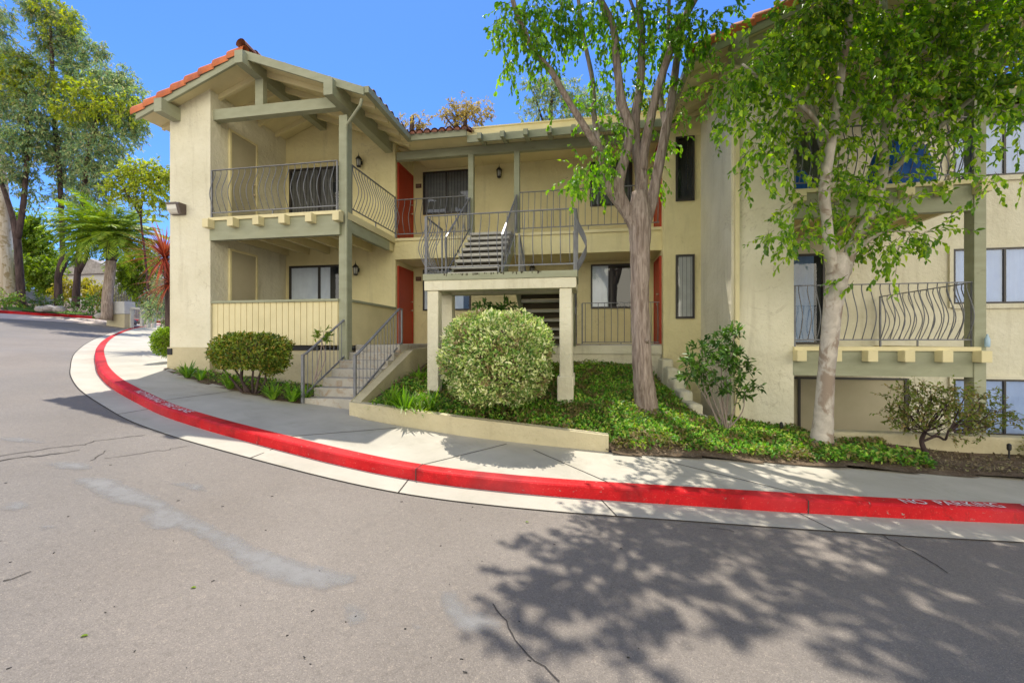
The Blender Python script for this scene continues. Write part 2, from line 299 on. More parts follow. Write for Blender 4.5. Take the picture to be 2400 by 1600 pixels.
M['bark_euc']=bark('peeling_white_bark',(.42,.33,.22,1),(.66,.60,.50,1),2.5,(1.5,1.5,.15),.3,.03,(.34,.27,.16,1))
M['twig']=plain('twig',(.16,.115,.08,1),.9,0,.1); M['twig_grey']=plain('grey_twig',(.27,.22,.19,1),.9,0,.1)
M['leaf_a']=leafmat('bright_leaf',[(0.075,0.194,0.014,1),(0.149,0.327,0.024,1),(0.238,0.446,0.036,1),(0.327,0.505,0.055,1)],.45)
M['leaf_b']=leafmat('glossy_leaf',[(0.086,0.190,0.037,1),(0.171,0.320,0.040,1),(0.291,0.464,0.052,1),(0.511,0.670,0.071,1)],.5,.35)
M['leaf_ground']=leafmat('ground_leaf',[(0.050,0.151,0.014,1),(0.099,0.265,0.024,1),(0.182,0.397,0.036,1),(0.396,0.529,0.084,1),(0.215,0.170,0.048,1)],.3,.5,1.2)
M['leaf_var']=leafmat('variegated_leaf',[(0.106,0.216,0.049,1),(0.196,0.346,0.062,1),(0.450,0.547,0.138,1),(0.780,0.780,0.371,1),(0.780,0.780,0.578,1)],.25,.5,1.5)
M['leaf_bush']=leafmat('variegated_bush_leaf',[(0.108,0.216,0.050,1),(0.173,0.302,0.060,1),(0.389,0.475,0.130,1),(0.670,0.713,0.340,1),(0.780,0.780,0.500,1)],.25,.5,1.5)
def brownpatch(m,thr=.60,c2=(.22,.13,.07,1)):
    n=m.node_tree.nodes; l=m.node_tree.links; b=n['Principled BSDF']; src=b.inputs['Base Color'].links[0].from_socket; t=noise(n,l,coord(n,l),2.6,4,.6,.5); g=n.new('ShaderNodeNewGeometry')
    a=n.new('ShaderNodeMath'); a.operation='MULTIPLY_ADD'; l.new(g.outputs['Random Per Island'],a.inputs[0]); a.inputs[1].default_value=.16; l.new(t.outputs[0],a.inputs[2])
    l.new(mixc(n,l,ramp(n,l,a.outputs[0],[(thr+.05,(0,0,0)),(thr+.07,(1,1,1))]).outputs[0],src,c2),b.inputs['Base Color'])
brownpatch(M['leaf_bush']); brownpatch(M['leaf_ground'],.555,(.20,.14,.06,1))
M['leaf_hedge']=leafmat('hedge_leaf',[(0.055,0.104,0.013,1),(0.129,0.209,0.020,1),(0.239,0.313,0.033,1),(0.368,0.244,0.050,1)],.25,.4,2)
M['leaf_lily']=leafmat('strap_leaf',[(0.070,0.169,0.014,1),(0.140,0.286,0.024,1),(0.266,0.429,0.042,1)],.35,.4,2)
M['leaf_rhodo']=leafmat('shrub_leaf',[(0.031,0.086,0.018,1),(0.070,0.151,0.025,1),(0.112,0.215,0.030,1)],.25,.4,2)
M['leaf_mag']=leafmat('sparse_shrub_leaf',[(0.101,0.155,0.026,1),(0.185,0.237,0.040,1),(0.269,0.182,0.079,1)],.3,.5,2)
M['leaf_euc']=leafmat('eucalyptus_leaf',[(0.131,0.233,0.132,1),(0.224,0.344,0.184,1),(0.340,0.468,0.158,1),(0.524,0.468,0.263,1)],.3,.6,.25)
M['leaf_eucy']=leafmat('young_eucalyptus_leaf',[(0.196,0.283,0.036,1),(0.372,0.456,0.042,1),(0.546,0.565,0.048,1)],.35,.6,.4)
M['leaf_lime']=leafmat('lime_leaf',[(.09,.17,.015,1),(.17,.27,.02,1),(.26,.36,.03,1)],.4,.6,.4)
M['leaf_gold']=leafmat('golden_leaf',[(.22,.24,.03,1),(.36,.33,.03,1),(.45,.38,.06,1)],.35,.6,.4)
M['leaf_brown']=leafmat('dry_leaf',[(0.224,0.196,0.072,1),(0.364,0.294,0.108,1),(0.504,0.378,0.084,1)],.4,.6,.4)
M['leaf_litter']=leafmat('litter_leaf',[(.12,.09,.05,1),(.20,.16,.09,1),(.28,.23,.14,1),(.16,.17,.06,1)],.1,.8,2)
M['palm']=leafmat('palm_leaf',[(0.126,0.234,0.023,1),(0.252,0.390,0.036,1),(0.420,0.507,0.048,1)],.3,.45,.5)
M['red_leaf']=leafmat('red_strap_leaf',[(.22,.045,.03,1),(.36,.08,.05,1),(.42,.16,.09,1)],.3,.4,2)
M['grasspatch']=surf('turf',(.05,.10,.015,1),(.09,.16,.025,1),3,.95,20,.5,.03,spec=.1)
M['black']=plain('black_metal',(.015,.015,.015,1),.4); M['lampglass']=plain('seeded_lamp_glass',(.45,.45,.42,1),.15)
M['brass']=plain('brass_hardware',(.55,.45,.32,1),.3,.8); M['brown']=plain('brown_plaque',(.09,.035,.022,1),.6)
M['plaque_text']=plain('plaque_numerals',(.35,.24,.15,1),.6); M['bronze']=plain('bronze_casing',(.10,.075,.065,1),.5); M['lens']=plain('frosted_lens',(.62,.60,.54,1),.35)
M['blue']=surf('blue_tarp',(.012,.09,.42,1),(.02,.14,.55,1),4,.45,12,.6,.05); M['pot']=plain('terracotta_pot',(.36,.14,.05,1),.7)
M['fence']=surf('weathered_white_fence',(.42,.42,.40,1),(.55,.55,.52,1),3,.8,20,.2,.01); M['house']=surf('distant_stucco',(.42,.42,.43,1),(.48,.48,.48,1),2,.9,20,.1,.01)
M['paper']=plain('newsprint',(.5,.47,.42,1),.9); M['bottle']=plain('bottle_plastic',(.35,.5,.62,1),.2); M['rock']=surf('rock',(.25,.23,.22,1),(.38,.36,.34,1),4,.9,12,.6,.04)
def kerbwear():
    m=M['red']; n=m.node_tree.nodes; l=m.node_tree.links; b=n['Principled BSDF']; src=b.inputs['Base Color'].links[0].from_socket; co=coord(n,l)
    t=noise(n,l,co,16,8,.75,.4); c=mixc(n,l,ramp(n,l,t.outputs[0],[(.63,(0,0,0)),(.65,(.9,.9,.9))]).outputs[0],src,(.30,.26,.22,1))
    t2=noise(n,l,co,1.3,5,.6,.5); c=mixc(n,l,ramp(n,l,t2.outputs[0],[(.46,(0,0,0)),(.62,(.75,.75,.75))]).outputs[0],c,(.20,.008,.010,1))
    t3=noise(n,l,coord(n,l,(1,1,14)),5,5,.7,.6); c=mixc(n,l,ramp(n,l,t3.outputs[0],[(.62,(0,0,0)),(.70,(.6,.6,.6))]).outputs[0],c,(.07,.02,.02,1)); t4=noise(n,l,co,.6,3); c=mixc(n,l,ramp(n,l,t4.outputs[0],[(.45,(0,0,0)),(.65,(.35,.35,.35))]).outputs[0],c,(.50,.07,.08,1)); l.new(c,b.inputs['Base Color'])
kerbwear()
# ================================================================ GROUND, ROAD, KERB, SIDEWALK
FACE=[(-44,44),(-33,30.5),(-27.15,22.88),(-25.04,20.08),(-23.25,18.02),(-20.41,15.35),(-17.04,12.49),(-14.16,10.21),(-12.43,8.93),(-11.5,8.28),(-10.39,7.52),(-9.17,6.8),(-8.33,6.39),(-7.56,6.06),(-6.62,5.68),(-5.77,5.45),(-5.1,5.30),(-4.15,5.12),(-3.34,4.98),(-2.38,4.83),(-1.65,4.77),(-.97,4.78),(-.14,4.81),(.58,4.88),(2.46,5.09),(4.59,5.43),(8,6.0),(14,7.1),(30,10)]
def resample(P,step):
    P=np.array(P); s=np.r_[0,np.cumsum(np.linalg.norm(np.diff(P,axis=0),axis=1))]; t=np.arange(0,s[-1],step); return np.stack([np.interp(t,s,P[:,0]),np.interp(t,s,P[:,1])],1),t
F0=np.array(smooth_pts(FACE,8)); KP,KS=resample(F0,.15)
for _ in range(4): KP[1:-1]=(KP[:-2]+2*KP[1:-1]+KP[2:])/4
T=unit(np.gradient(KP,axis=0)); NRM=np.stack([-T[:,1],T[:,0]],1)     # towards the sidewalk
def strip(name,o0,o1,z0,z1,mat,parent=None,i0=0,i1=None):
    i1=i1 or len(KP); A=KP+NRM*o0; B=KP+NRM*o1; mb=MB(); n=i1-i0
    mb.v=[(A[i][0],A[i][1],float(G(*A[i]))+z0) for i in range(i0,i1)]+[(B[i][0],B[i][1],float(G(*B[i]))+z1) for i in range(i0,i1)]
    mb.f=[(i,i+1,n+i+1,n+i) for i in range(n-1)]; mb.m=[0]*(n-1); return mb.build(name,mat,parent)
def inside(P,poly):
    x,y=P[:,0],P[:,1]; r=np.zeros(len(P),bool); j=len(poly)-1
    for i in range(len(poly)):
        xi,yi=poly[i];xj,yj=poly[j]; c=((yi>y)!=(yj>y))&(x<(xj-xi)*(y-yi)/((yj-yi)+1e-12)+xi); r^=c; j=i
    return r
def grid(name,xs,ys,zf,mat,keep=None,parent=None,smooth=True):
    X,Y=np.meshgrid(xs,ys,indexing='ij'); P=np.stack([X.ravel(),Y.ravel()],1); Z=zf(P[:,0],P[:,1]); nx,ny=X.shape
    idx=np.arange(nx*ny).reshape(nx,ny); Q=np.stack([idx[:-1,:-1],idx[1:,:-1],idx[1:,1:],idx[:-1,1:]],-1).reshape(-1,4)
    if keep is not None: k=keep(P); Q=Q[k[Q].any(1)]
    mb=MB(); mb.v=[tuple(p) for p in np.column_stack([P,Z]).tolist()]; mb.f=[tuple(q) for q in Q.tolist()]; mb.m=[0]*len(mb.f)
    return mb.build(name,mat,parent,smooth)
behind=np.vstack([KP+NRM*.1,[[40,10],[40,80],[-44,80]]])
# far curb of the cross street (seen at the left edge)
FARPX=[(-260,718),(0,734),(100,740),(200,746),(300,753),(400,759)]
FARC=[on_ground(*p,-.15)[:2] for p in FARPX]; d0=np.array(FARC[-1])-np.array(FARC[-3]); FARC=FARC+[tuple(np.array(FARC[-1])+d0*k) for k in (1,2.5,5)]
d1=np.array(FARC[0])-np.array(FARC[2]); FARC=[tuple(np.array(FARC[0])+d1*2)]+FARC
FC,_=resample(smooth_pts(FARC,4),.5); FT=unit(np.gradient(FC,axis=0)); FN=np.stack([-FT[:,1],FT[:,0]],1)
farpoly=np.vstack([FC+FN*.1,[FC[-1]+FN[-1]*90],[FC[0]+FN[0]*90]])
road=grid('road',np.r_[np.arange(-95,-45,2),np.arange(-45,-14,.5),np.arange(-14,9,.25),np.arange(9,41,1)],np.r_[np.arange(-40,-6,2),np.arange(-6,12,.25),np.arange(12,80,1.)],lambda x,y:G(x,y)-.15,M['asphalt'],lambda P:~inside(P,behind)&~inside(P,farpoly))
tag(road,'weathered grey asphalt road curving uphill',kind='structure')
gut=strip('gutter',.02,-.42,-.141,-.143,M['conc']); tag(gut,kind='structure')
kerb=MB(); n=len(KP)
prof=[(-.012,-.2),(-.004,-.02),(.012,-.004),(.03,.004),(.165,.008),(.17,-.2)]
for o,z in prof:
    Q=KP+NRM*o; kerb.v+=[(q[0],q[1],float(G(*q))+z) for q in Q]
for a in range(len(prof)-1):
    kerb.f+=[(a*n+i,a*n+i+1,(a+1)*n+i+1,(a+1)*n+i) for i in range(n-1)]
kerb.m=[0]*len(kerb.f); kerb=kerb.build('kerb',M['red'],None,False); tag(kerb,kind='structure')
def near(px,py): q=on_ground(px,py); return int(np.argmin(np.linalg.norm(KP-np.array(q[:2]),axis=1)))
seam=strip('seam',-.414,-.430,-.1415,-.1395,M['crack'],gut)
# sidewalk
SWB=[(-44.5,49),(-34,34),(-24,20.6),(-18,15.8),(-14,12.6),(-11.2,10.9),(-9.5,10.4),(-9.42,9.2),(-9.30,8.12),(-7.65,7.42),(-6.69,7.2),(-5.51,6.95),(-5.12,6.95),(-3.95,6.95),(-3.79,6.5),(-2.05,6.3),(.28,6.12),(.72,6.12),(2.34,6.28),(3.87,6.40),(5.81,6.62),(8,7.0),(14,8.1),(30,11)]
def ruled(name,A,B,za,zb,mat,m=420,rows=6):
    A,_=resample(A,np.linalg.norm(np.diff(np.array(A),axis=0),axis=1).sum()/m); 
    B=np.array(B); mb=MB(); A=A[:m]
    # for each A point go along its normal until B
    Tn=unit(np.gradient(A,axis=0)); Nn=np.stack([-Tn[:,1],Tn[:,0]],1)
    return A,Nn
def ray_poly(p,d,poly):
    best=1.6
    for a,b in zip(poly[:-1],poly[1:]):
        a=np.array(a);b=np.array(b);e=b-a;den=d[0]*e[1]-d[1]*e[0]
        if abs(den)<1e-9: continue
        w=a-p;t=(w[0]*e[1]-w[1]*e[0])/den;s=(w[0]*d[1]-w[1]*d[0])/den
        if t>0 and 0<=s<=1: best=t if best==1.6 else min(best,t)
    return best
_BT=np.array([ray_poly(KP[i],NRM[i],SWB) for i in range(len(KP))]); _BT=np.clip(_BT,.5,3.2)
sw=MB(); rows=8
for i in range(n):
    for r in range(rows+1):
        q=KP[i]+NRM[i]*(.168+(_BT[i]+.05-.168)*r/rows); sw.v.append((q[0],q[1],float(G(*q))))
for i in range(n-1):
    for r in range(rows): a=i*(rows+1)+r; sw.f.append((a,a+rows+1,a+rows+2,a+1)); sw.m.append(0)
sidewalk=sw.build('sidewalk',M['conc'],None,True); tag(sidewalk,kind='structure')
def ribbon(name,pts,w,off,mat,parent,jag=0,base=-.15,taper=False):
    pts=np.array(pts)[:,:2]; P,_=resample(pts,.06)
    if len(P)<3: return
    if jag: P=P+np.cumsum(RNG.normal(size=P.shape)*jag,axis=0)*.25+RNG.normal(size=P.shape)*jag*.4
    t=unit(np.gradient(P,axis=0)); nn=np.stack([-t[:,1],t[:,0]],1); k=len(P); ww=np.full(k,w)*(.6+.8*RNG.random(k) if jag else 1)
    if taper: ww=ww*np.sin(np.linspace(.15,math.pi-.15,k))
    A=P+nn*ww[:,None]/2;B=P-nn*ww[:,None]/2; mb=MB(); mb.v=[(q[0],q[1],float(G(*q))+base+off) for q in A]+[(q[0],q[1],float(G(*q))+base+off) for q in B]
    mb.f=[(i,i+1,k+i+1,k+i) for i in range(k-1)]; mb.m=[0]*(k-1); return mb.build(name,mat,parent)
def drape(name,pix,off,mat,parent,base=-.15,jag=.02):
    P=np.array([on_ground(*p,base)[:2] for p in pix]); P=np.vstack([P,P[:1]]); P,_=resample(P,.12); P=P+RNG.normal(size=P.shape)*jag
    x0,y0=P.min(0);x1,y1=P.max(0); import mathutils
    from mathutils import geometry as ge
    xs=np.arange(x0,x1,.07);ys=np.arange(y0,y1,.07);XX,YY=np.meshgrid(xs,ys);I=np.stack([XX.ravel(),YY.ravel()],1);I=I[inside(I,P)]
    allp=[Vector(p) for p in P.tolist()]+[Vector(p) for p in I.tolist()]; k=len(P)
    r=ge.delaunay_2d_cdt(allp,[],[list(range(k))],1,1e-5); mb=MB(); mb.v=[(v.x,v.y,float(G(v.x,v.y))+base+off) for v in r[0]]; mb.f=[tuple(f) for f in r[2]]; mb.m=[0]*len(mb.f)
    o=mb.build(name,mat,parent); at_=o.data.attributes.new('fade','FLOAT','POINT'); V=np.array([(v.x,v.y) for v in r[0]]); dist=np.sqrt(((V[:,None]-P[None])**2).sum(-1)).min(1); at_.data.foreach_set('value',np.clip(dist/.09,0,1).astype(np.float32)); return o
# control joints
def cross(i,o0,o1,off,base,mat,parent,name,w=.014,skew=0):
    a=KP[i]+NRM[i]*o0; b=KP[i]+NRM[i]*o1+T[i]*skew; L=np.linspace(0,1,12); ribbon(name,[a+(b-a)*t for t in L],w,off,mat,parent,0,base)
for px,py,sk in ((322,945,-.2),(610,1040,.9),(958,1100,.75),(1440,1150,-.9),(1908,1175,-1.3)):
    i=near(px,py); cross(i,.17,_BT[i]*.97,.004,0,M['crack'],sidewalk,'joint',skew=sk)
    cross(i,-.42,0,.004,-.142,M['crack'],gut,'joint',skew=-.1)
for px,py in ((958,1100),(1921,1185),(282,924)):
    i=near(px,py); a=KP[i]; mb=MB(); q0=KP[i]-NRM[i]*.016;q1=KP[i+0]+NRM[i]*.17
    for (u,v,z0,z1) in (((q0,q0,-.15,-.01)),((q0,q1,-.01,.011))):
        pass
    tt=T[i]*.006; z=float(G(*a)); mb.add([tuple(q0-tt)+(z-.15,),tuple(q0+tt)+(z-.15,),tuple(q0+tt)+(z+.0,),tuple(q0-tt)+(z+.0,),tuple(q1+tt)+(z+.012,),tuple(q1-tt)+(z+.012,)],[(0,1,2,3),(3,2,4,5)]); mb.build('joint',M['crack'],kerb)
# asphalt cracks and patches
def cr(pix,w=.010,jag=.03):
    w*=.8; ribbon('crack',[on_ground(*p,-.15)[:2] for p in pix],w,.005,M['crack'],road,jag)
def c4(l): return [(x/2.613,1000+y/2.613) for x,y in l]
cr(c4([(0,178),(170,155),(330,128),(560,112),(620,92),(800,70),(980,50)]),.014); cr(c4([(0,210),(110,185),(230,178),(400,158),(540,135)]),.02); cr(c4([(540,210),(620,170),(640,140)]),.01); cr(c4([(640,195),(760,180),(900,160),(1000,150),(1200,118)]),.01)
cr(c4([(0,945),(60,935),(150,900),(240,880)]),.012); cr([(900+x/2.613,1000+y/2.613) for x,y in [(665,1090),(720,1150),(760,1220),(800,1300),(850,1370),(930,1440),(1000,1480),(1080,1565)]],.010,.010)
cr([(1500+x/2.613,900+y/2.613) for x,y in [(1440,895),(1480,930),(1550,975),(1640,1010),(1800,1100),(1900,1160)]],.012)
cr([(1500+x/2.613,900+y/2.613) for x,y in [(420,880),(520,885),(600,905)]],.01)
for k,l in enumerate(([(420,320),(560,310),(700,320),(950,420),(1200,550),(1450,670),(1700,780),(2000,860),(2200,900),(2215,930),(2130,985),(1950,1020),(1860,985),(1750,985),(1500,890),(1380,790),(1250,700),(1080,625),(930,645),(840,565),(910,520),(800,480),(700,480),(560,410)],
    [(250,225),(420,205),(540,225),(580,265),(450,270),(330,260)],[(0,60),(180,70),(340,105),(120,100),(0,95)],[(960,325),(1080,340),(1250,350),(1240,385),(1340,425),(1200,400),(1080,365)],[(0,470),(150,455),(220,480),(160,515),(0,520)],[(210,610),(320,600),(370,625),(300,645),(230,640)],[(2090,1080),(2200,1070),(2280,1150),(2230,1230),(2110,1210)])):
    drape('patch',c4(l),.004,M['patch'],road,jag=.008)
drape('patch',[(900+x/2.613,1000+y/2.613) for x,y in [(330,1000),(430,1000),(480,1090),(620,1130),(740,1200),(760,1260),(620,1290),(440,1270),(400,1180),(330,1100)]],.004,M['patch'],road,jag=.008)
drape('patch',[(900+x/2.613,1000+y/2.613) for x,y in [(150,1200),(230,1195),(250,1260),(170,1280)]],.004,M['patch'],road,jag=.008)
# lettering on the kerb top
def kerb_text(s,i0,size,gap=1.0):
    cu=bpy.data.curves.new('t','FONT'); cu.body=s; cu.size=1; cu.space_character=gap; to=bpy.data.objects.new('t',cu); SC.collection.objects.link(to)
    bpy.context.view_layer.update(); me=bpy.data.meshes.new_from_object(to.evaluated_get(bpy.context.evaluated_depsgraph_get())); bpy.data.objects.remove(to)
    co=np.zeros(len(me.vertices)*3); me.vertices.foreach_get('co',co); co=co.reshape(-1,3); out=[]
    for x,y,_ in co:
        s_=KS[i0]+x*size*1.15; px=np.interp(s_,KS,KP[:,0]);py=np.interp(s_,KS,KP[:,1]);k=min(int(np.searchsorted(KS,s_)),len(KP)-1); o=.028+y*.165; qx=px+NRM[k][0]*o;qy=py+NRM[k][1]*o; out.append((qx,qy,float(G(qx,qy))+.012))
    me.vertices.foreach_set('co',np.array(out).ravel()); me.update(); o=link('lettering',me,M['white'],kerb)
kerb_text('NO  PARKING     FIRE  LANE',near(2105,1175),.150); kerb_text('NO PARKING  FIRE LANE',near(306,916),.150)
# far kerb and ground beyond
mb=MB(); k=len(FC)
for o,z in ((0,-.17),(0,0),(.15,.01),(.16,-.2)):
    Q=FC+FN*o; mb.v+=[(q[0],q[1],float(G(*q))+z) for q in Q]
for a in range(3): mb.f+=[(a*k+i,a*k+i+1,(a+1)*k+i+1,(a+1)*k+i) for i in range(k-1)]
mb.m=[0]*len(mb.f); tag(mb.build('far_kerb',M['red']),kind='structure')
A=FC;B=FC-FN*4.2; mb=MB(); mb.v=[(q[0],q[1],float(G(*q))-.144) for q in A]+[(q[0],q[1],float(G(*q))-.144) for q in B]; mb.f=[(i,i+1,k+i+1,k+i) for i in range(k-1)]; mb.m=[0]*(k-1)
tag(mb.build('far_gutter',M['farconc']),kind='structure')
def gz(x,y):
    P=np.stack([x,y],1); return np.where(inside(P,farpoly),G(x,y)+.03+.18*np.sin(x*.7)*np.sin(y*.5+1)*np.clip((-x-25)/5,0,1),np.where(inside(P,behind),-3.2+0*x,G(x,y)-.8))
tag(grid('ground',np.r_[[-900,-400,-200,-140],np.arange(-110,-60,4),np.arange(-60,-20,.7),np.arange(-20,60,4),[100,200,500,900]],np.r_[[-900,-300,-100],np.arange(-60,0,5),np.arange(0,60,.7),np.arange(60,110,5),[150,300,900]],gz,M['mulch']),kind='structure')
# planting bed left of the stairs, big bed right, side strip
def bed_right(x,y):
    x=np.asarray(x,float);y=np.asarray(y,float); ye=np.interp(x,[-3.8,.3,2.3,5.8,9],[6.55,6.2,6.3,6.65,7.1]); t=np.clip((y-ye)/(10.65-ye),0,1)
    w=np.interp(x,[1.2,2.3],[1,0]); edge=np.interp(x,[-3.8,.2,.5],[.06,.06,.02]); top=np.interp(x,[-3.9,-3.2,1.6],[-.35,-.5,-.6])
    a=G(x,ye)+edge; up=a+(top-a)*t**.85; flat=G(x,y)+.03+.05*np.clip(t*3,0,1); lo=np.where(y>7.9,flat-.0,flat)
    return up*w+lo*(1-w)+.02*np.sin(x*3.1)*np.sin(y*2.7)
BEDR=np.array([(-3.78,6.74),(-3.2,6.63),(-2.05,6.45),(-.8,6.36),(.28,6.28),(.40,6.13),(.72,6.13),(2.34,6.29),(3.87,6.41),(5.81,6.63),(8,7.0),(9.5,7.2),(9.5,7.62),(3.6,7.62),(3.6,8.3),(2.4,8.3),(2.0,7.9),(1.7,10.64),(-3.78,10.64)])
tag(grid('planting_bed',np.arange(-3.9,9.5,.08),np.arange(6.05,10.75,.08),bed_right,M['soil'],lambda P:inside(P,BEDR)),kind='structure')
tag(grid('side_bed',np.arange(-9.6,-5.0,.1),np.arange(6.8,8.5,.1),lambda x,y:G(x,y)+.015+.03*np.sin(x*5)*np.sin(y*4),M['soil'],lambda P:inside(P,np.array([(-9.3,8.1),(-7.65,7.40),(-6.69,7.18),(-5.51,6.93),(-5.12,6.93),(-5.1,8.5),(-9.3,8.5)]))),kind='structure')
# sunken patio
mb=MB(); mb.box(3.6,14,7.7,10.75,-3.0,-2.85); tag(mb.build('lower_patio',M['conc']),kind='structure')
mb=MB(); mb.box(1.95,2.6,8.0,10.45,-2.2,-2.0); tag(mb.build('side_passage',M['conc']),kind='structure')
# ================================================================ BUILDING
FL1,FL2=-.06,2.73
B=empty('apartment_building',(-2,10.6,-.06),'two storey cream stucco apartment building with red tiled gables, sage green beams and iron balconies','apartment building')
RX,RZ=-7.17,6.12; SL=.385
def zr(x): return RZ-SL*abs(x-RX)
RX2=4.62
def zr2(x): return RZ-.03-SL*abs(x-RX2)
def wall(name,fn,mat='stucco',bev=0):
    mb=MB(); fn(mb); return mb.build(name,M[mat],B,False,bev)
# left wing walls
wall('wall',lambda m:m.prism([(-9.38,-.13),(-8.33,-.13),(-8.33,zr(-8.33)-.02),(-9.38,zr(-9.38)-.02)],'y',8.25,10.9),'stucco_pale',.012)
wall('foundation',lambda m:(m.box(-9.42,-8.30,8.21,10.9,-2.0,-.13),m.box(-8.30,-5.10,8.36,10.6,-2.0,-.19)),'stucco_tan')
wall('wall',lambda m:m.prism([(-8.33,-.06),(-5.2,-.06),(-5.2,zr(-5.2)-.02),(RX,RZ-.02),(-8.33,zr(-8.33)-.02)],'y',10.7,10.88))
wall('wall',lambda m:m.box(-5.2,-5.05,10.7,11.9,-.1,5.3))
wall('wall',lambda m:m.box(-5.2,1.9,11.9,12.1,-.1,5.35))
wall('wall',lambda m:m.box(1.75,1.9,10.58,11.9,-.1,5.3))
wall('wall',lambda m:m.box(1.75,2.6,10.4,10.58,-3,5.3))
wall('wall',lambda m:m.prism([(2.57,-3),(3.57,-3),(3.57,zr2(3.57)-.02),(2.57,zr2(2.57)-.02)],'y',8.25,10.9),'stucco_pale',.012)
wall('wall',lambda m:m.prism([(3.57,-3),(6.9,-3),(6.9,zr2(6.9)-.02),(RX2,RZ-.05),(3.57,zr2(3.57)-.02)],'y',10.7,10.88),'stucco_pale')
wall('wall',lambda m:m.box(6.9,14,10.7,10.88,-3,5.3),'stucco_pale')
wall('foundation',lambda m:(m.box(-3.88,1.75,10.66,10.9,-1.4,-.30),m.box(-3.88,1.75,10.60,10.9,-.30,-.10)),'stucco_pale')
wall('walkway_floor',lambda m:m.box(-5.05,1.75,10.64,11.9,-.12,FL1),'step')
wall('upper_walkway',lambda m:m.box(-5.05,1.75,10.65,11.9,2.18,2.66),'stucco')
wall('deck_edge',lambda m:m.box(-5.05,1.75,10.61,11.9,2.66,FL2),'cream')
# blank box volume behind so the roofs sit on something
wall('wall',lambda m:(m.box(-9.38,-5.2,10.9,19,-.5,5.1),m.box(-5.2,2.6,12.1,19,-.5,5.0),m.box(2.6,14,10.9,19,-3,5.0)),'stucco')
# decks
def deck(x0,x1,side,f):
    wall('deck',lambda m:m.box(x0,x1,8.32,10.7,f-.16,f-.02),'cream')
    wall('deck_edge',lambda m:m.box(x0,x1+.03,8.20,8.32,f-.07,f),'cream')
    wall('beam',lambda m:m.box(x0,x1-.02,8.24,8.36,f-.50,f-.072),'green')
    for k in range(6):
        x=x0+.06+k*(x1-x0-.06)/5; wall('joist',lambda m:(m.box(x-.075,x+.075,8.06,8.24,f-.25,f-.06),m.box(x-.045,x+.045,8.37,10.7,f-.36,f-.16)),'cream',.008)
deck(-8.33,-5.13,1,FL2+.03); wall('beam',lambda m:m.box(-5.14,-5.05,8.50,10.35,2.36,2.60),'green'); wall('deck_edge',lambda m:m.box(-5.16,-5.02,8.34,10.7,2.61,2.76),'cream')
deck(3.57,6.32,1,-.09); deck(3.57,6.32,1,2.66)
for f in (-.09,2.66): wall('deck_edge',lambda m:m.box(6.25,6.38,8.34,10.7,f-.15,f),'cream')
# posts
def post(x,y,z0,z1,w=.15,d=.15): wall('post',lambda m:m.box(x-w/2,x+w/2,y-d/2,y+d/2,z0,z1),'green',.006)
post(-5.12,8.42,-1.3,4.82,.19,.2); post(6.35,8.32,-2.9,4.85,.17,.2)
post(-2.95,10.70,FL2,4.82,.14,.13); post(-1.75,10.70,FL2,4.82,.14,.13)
# patio fence panels (lower left)
def patio_panel():
    m=MB()
    x=-8.32
    while x<-5.25:
        w=min(.148,-5.22-x); m.box(x,x+w-.012,8.30,8.34,-.08,.86); x+=.148 if True else 0
    m.box(-8.32,-5.22,8.335,8.36,-.08,.86)
    m.build('patio_panel',M['cream'],B,False,.003)
    m=MB(); m.box(-8.32,-5.2,8.26,8.40,.86,.91); m.build('fence_cap',M['green'],B)
    m=MB(); m.box(-5.09,-5.05,8.52,10.7,-.08,.86); m.build('patio_panel',M['cream'],B)
    m=MB(); m.box(-5.13,-5.01,8.52,10.7,.86,.91); m.build('fence_cap',M['green'],B)
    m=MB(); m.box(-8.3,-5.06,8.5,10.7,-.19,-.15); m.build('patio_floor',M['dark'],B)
patio_panel()
# doors
def door(x,y0,y1,z0,z1,s,mat='door',knob=True,dy=None):
    m=MB(); m.box(*sorted((x,x+s*.03)),y0,y1,z0,z1); d=m.build('door',M[mat],B)
    f=MB()
    for a,b in ((y0-.05,y0),(y1,y1+.05)): f.box(*sorted((x,x+s*.05)),a,b,z0,z1+.05)
    f.box(*sorted((x,x+s*.05)),y0,y1,z1,z1+.05); f.build('door_frame',M['door'] if mat=='door' else M['stucco'],d)
    if knob:
        for z,r in ((z0+.95,.03),(z0+1.2,.024)):
            k=MB(); ky=y1-.1 if s>0 else y0+.1; k.tube([(x+s*.03,ky,z),(x+s*.06,ky,z),(x+s*.075,ky,z),(x+s*.1,ky,z)],[.014,.014,r,r*.5],8); k.build('knob',M['brass'],d,True)
for f in (FL1,FL2): door(-5.05,10.86,11.74,f,f+2.05,1); door(1.75,10.68,11.5,f,f+2.05,-1)
door(-8.33,8.80,9.56,FL2,4.96,1,'beige',True); door(-8.33,8.80,9.56,FL1,2.14,1,'beige',False)
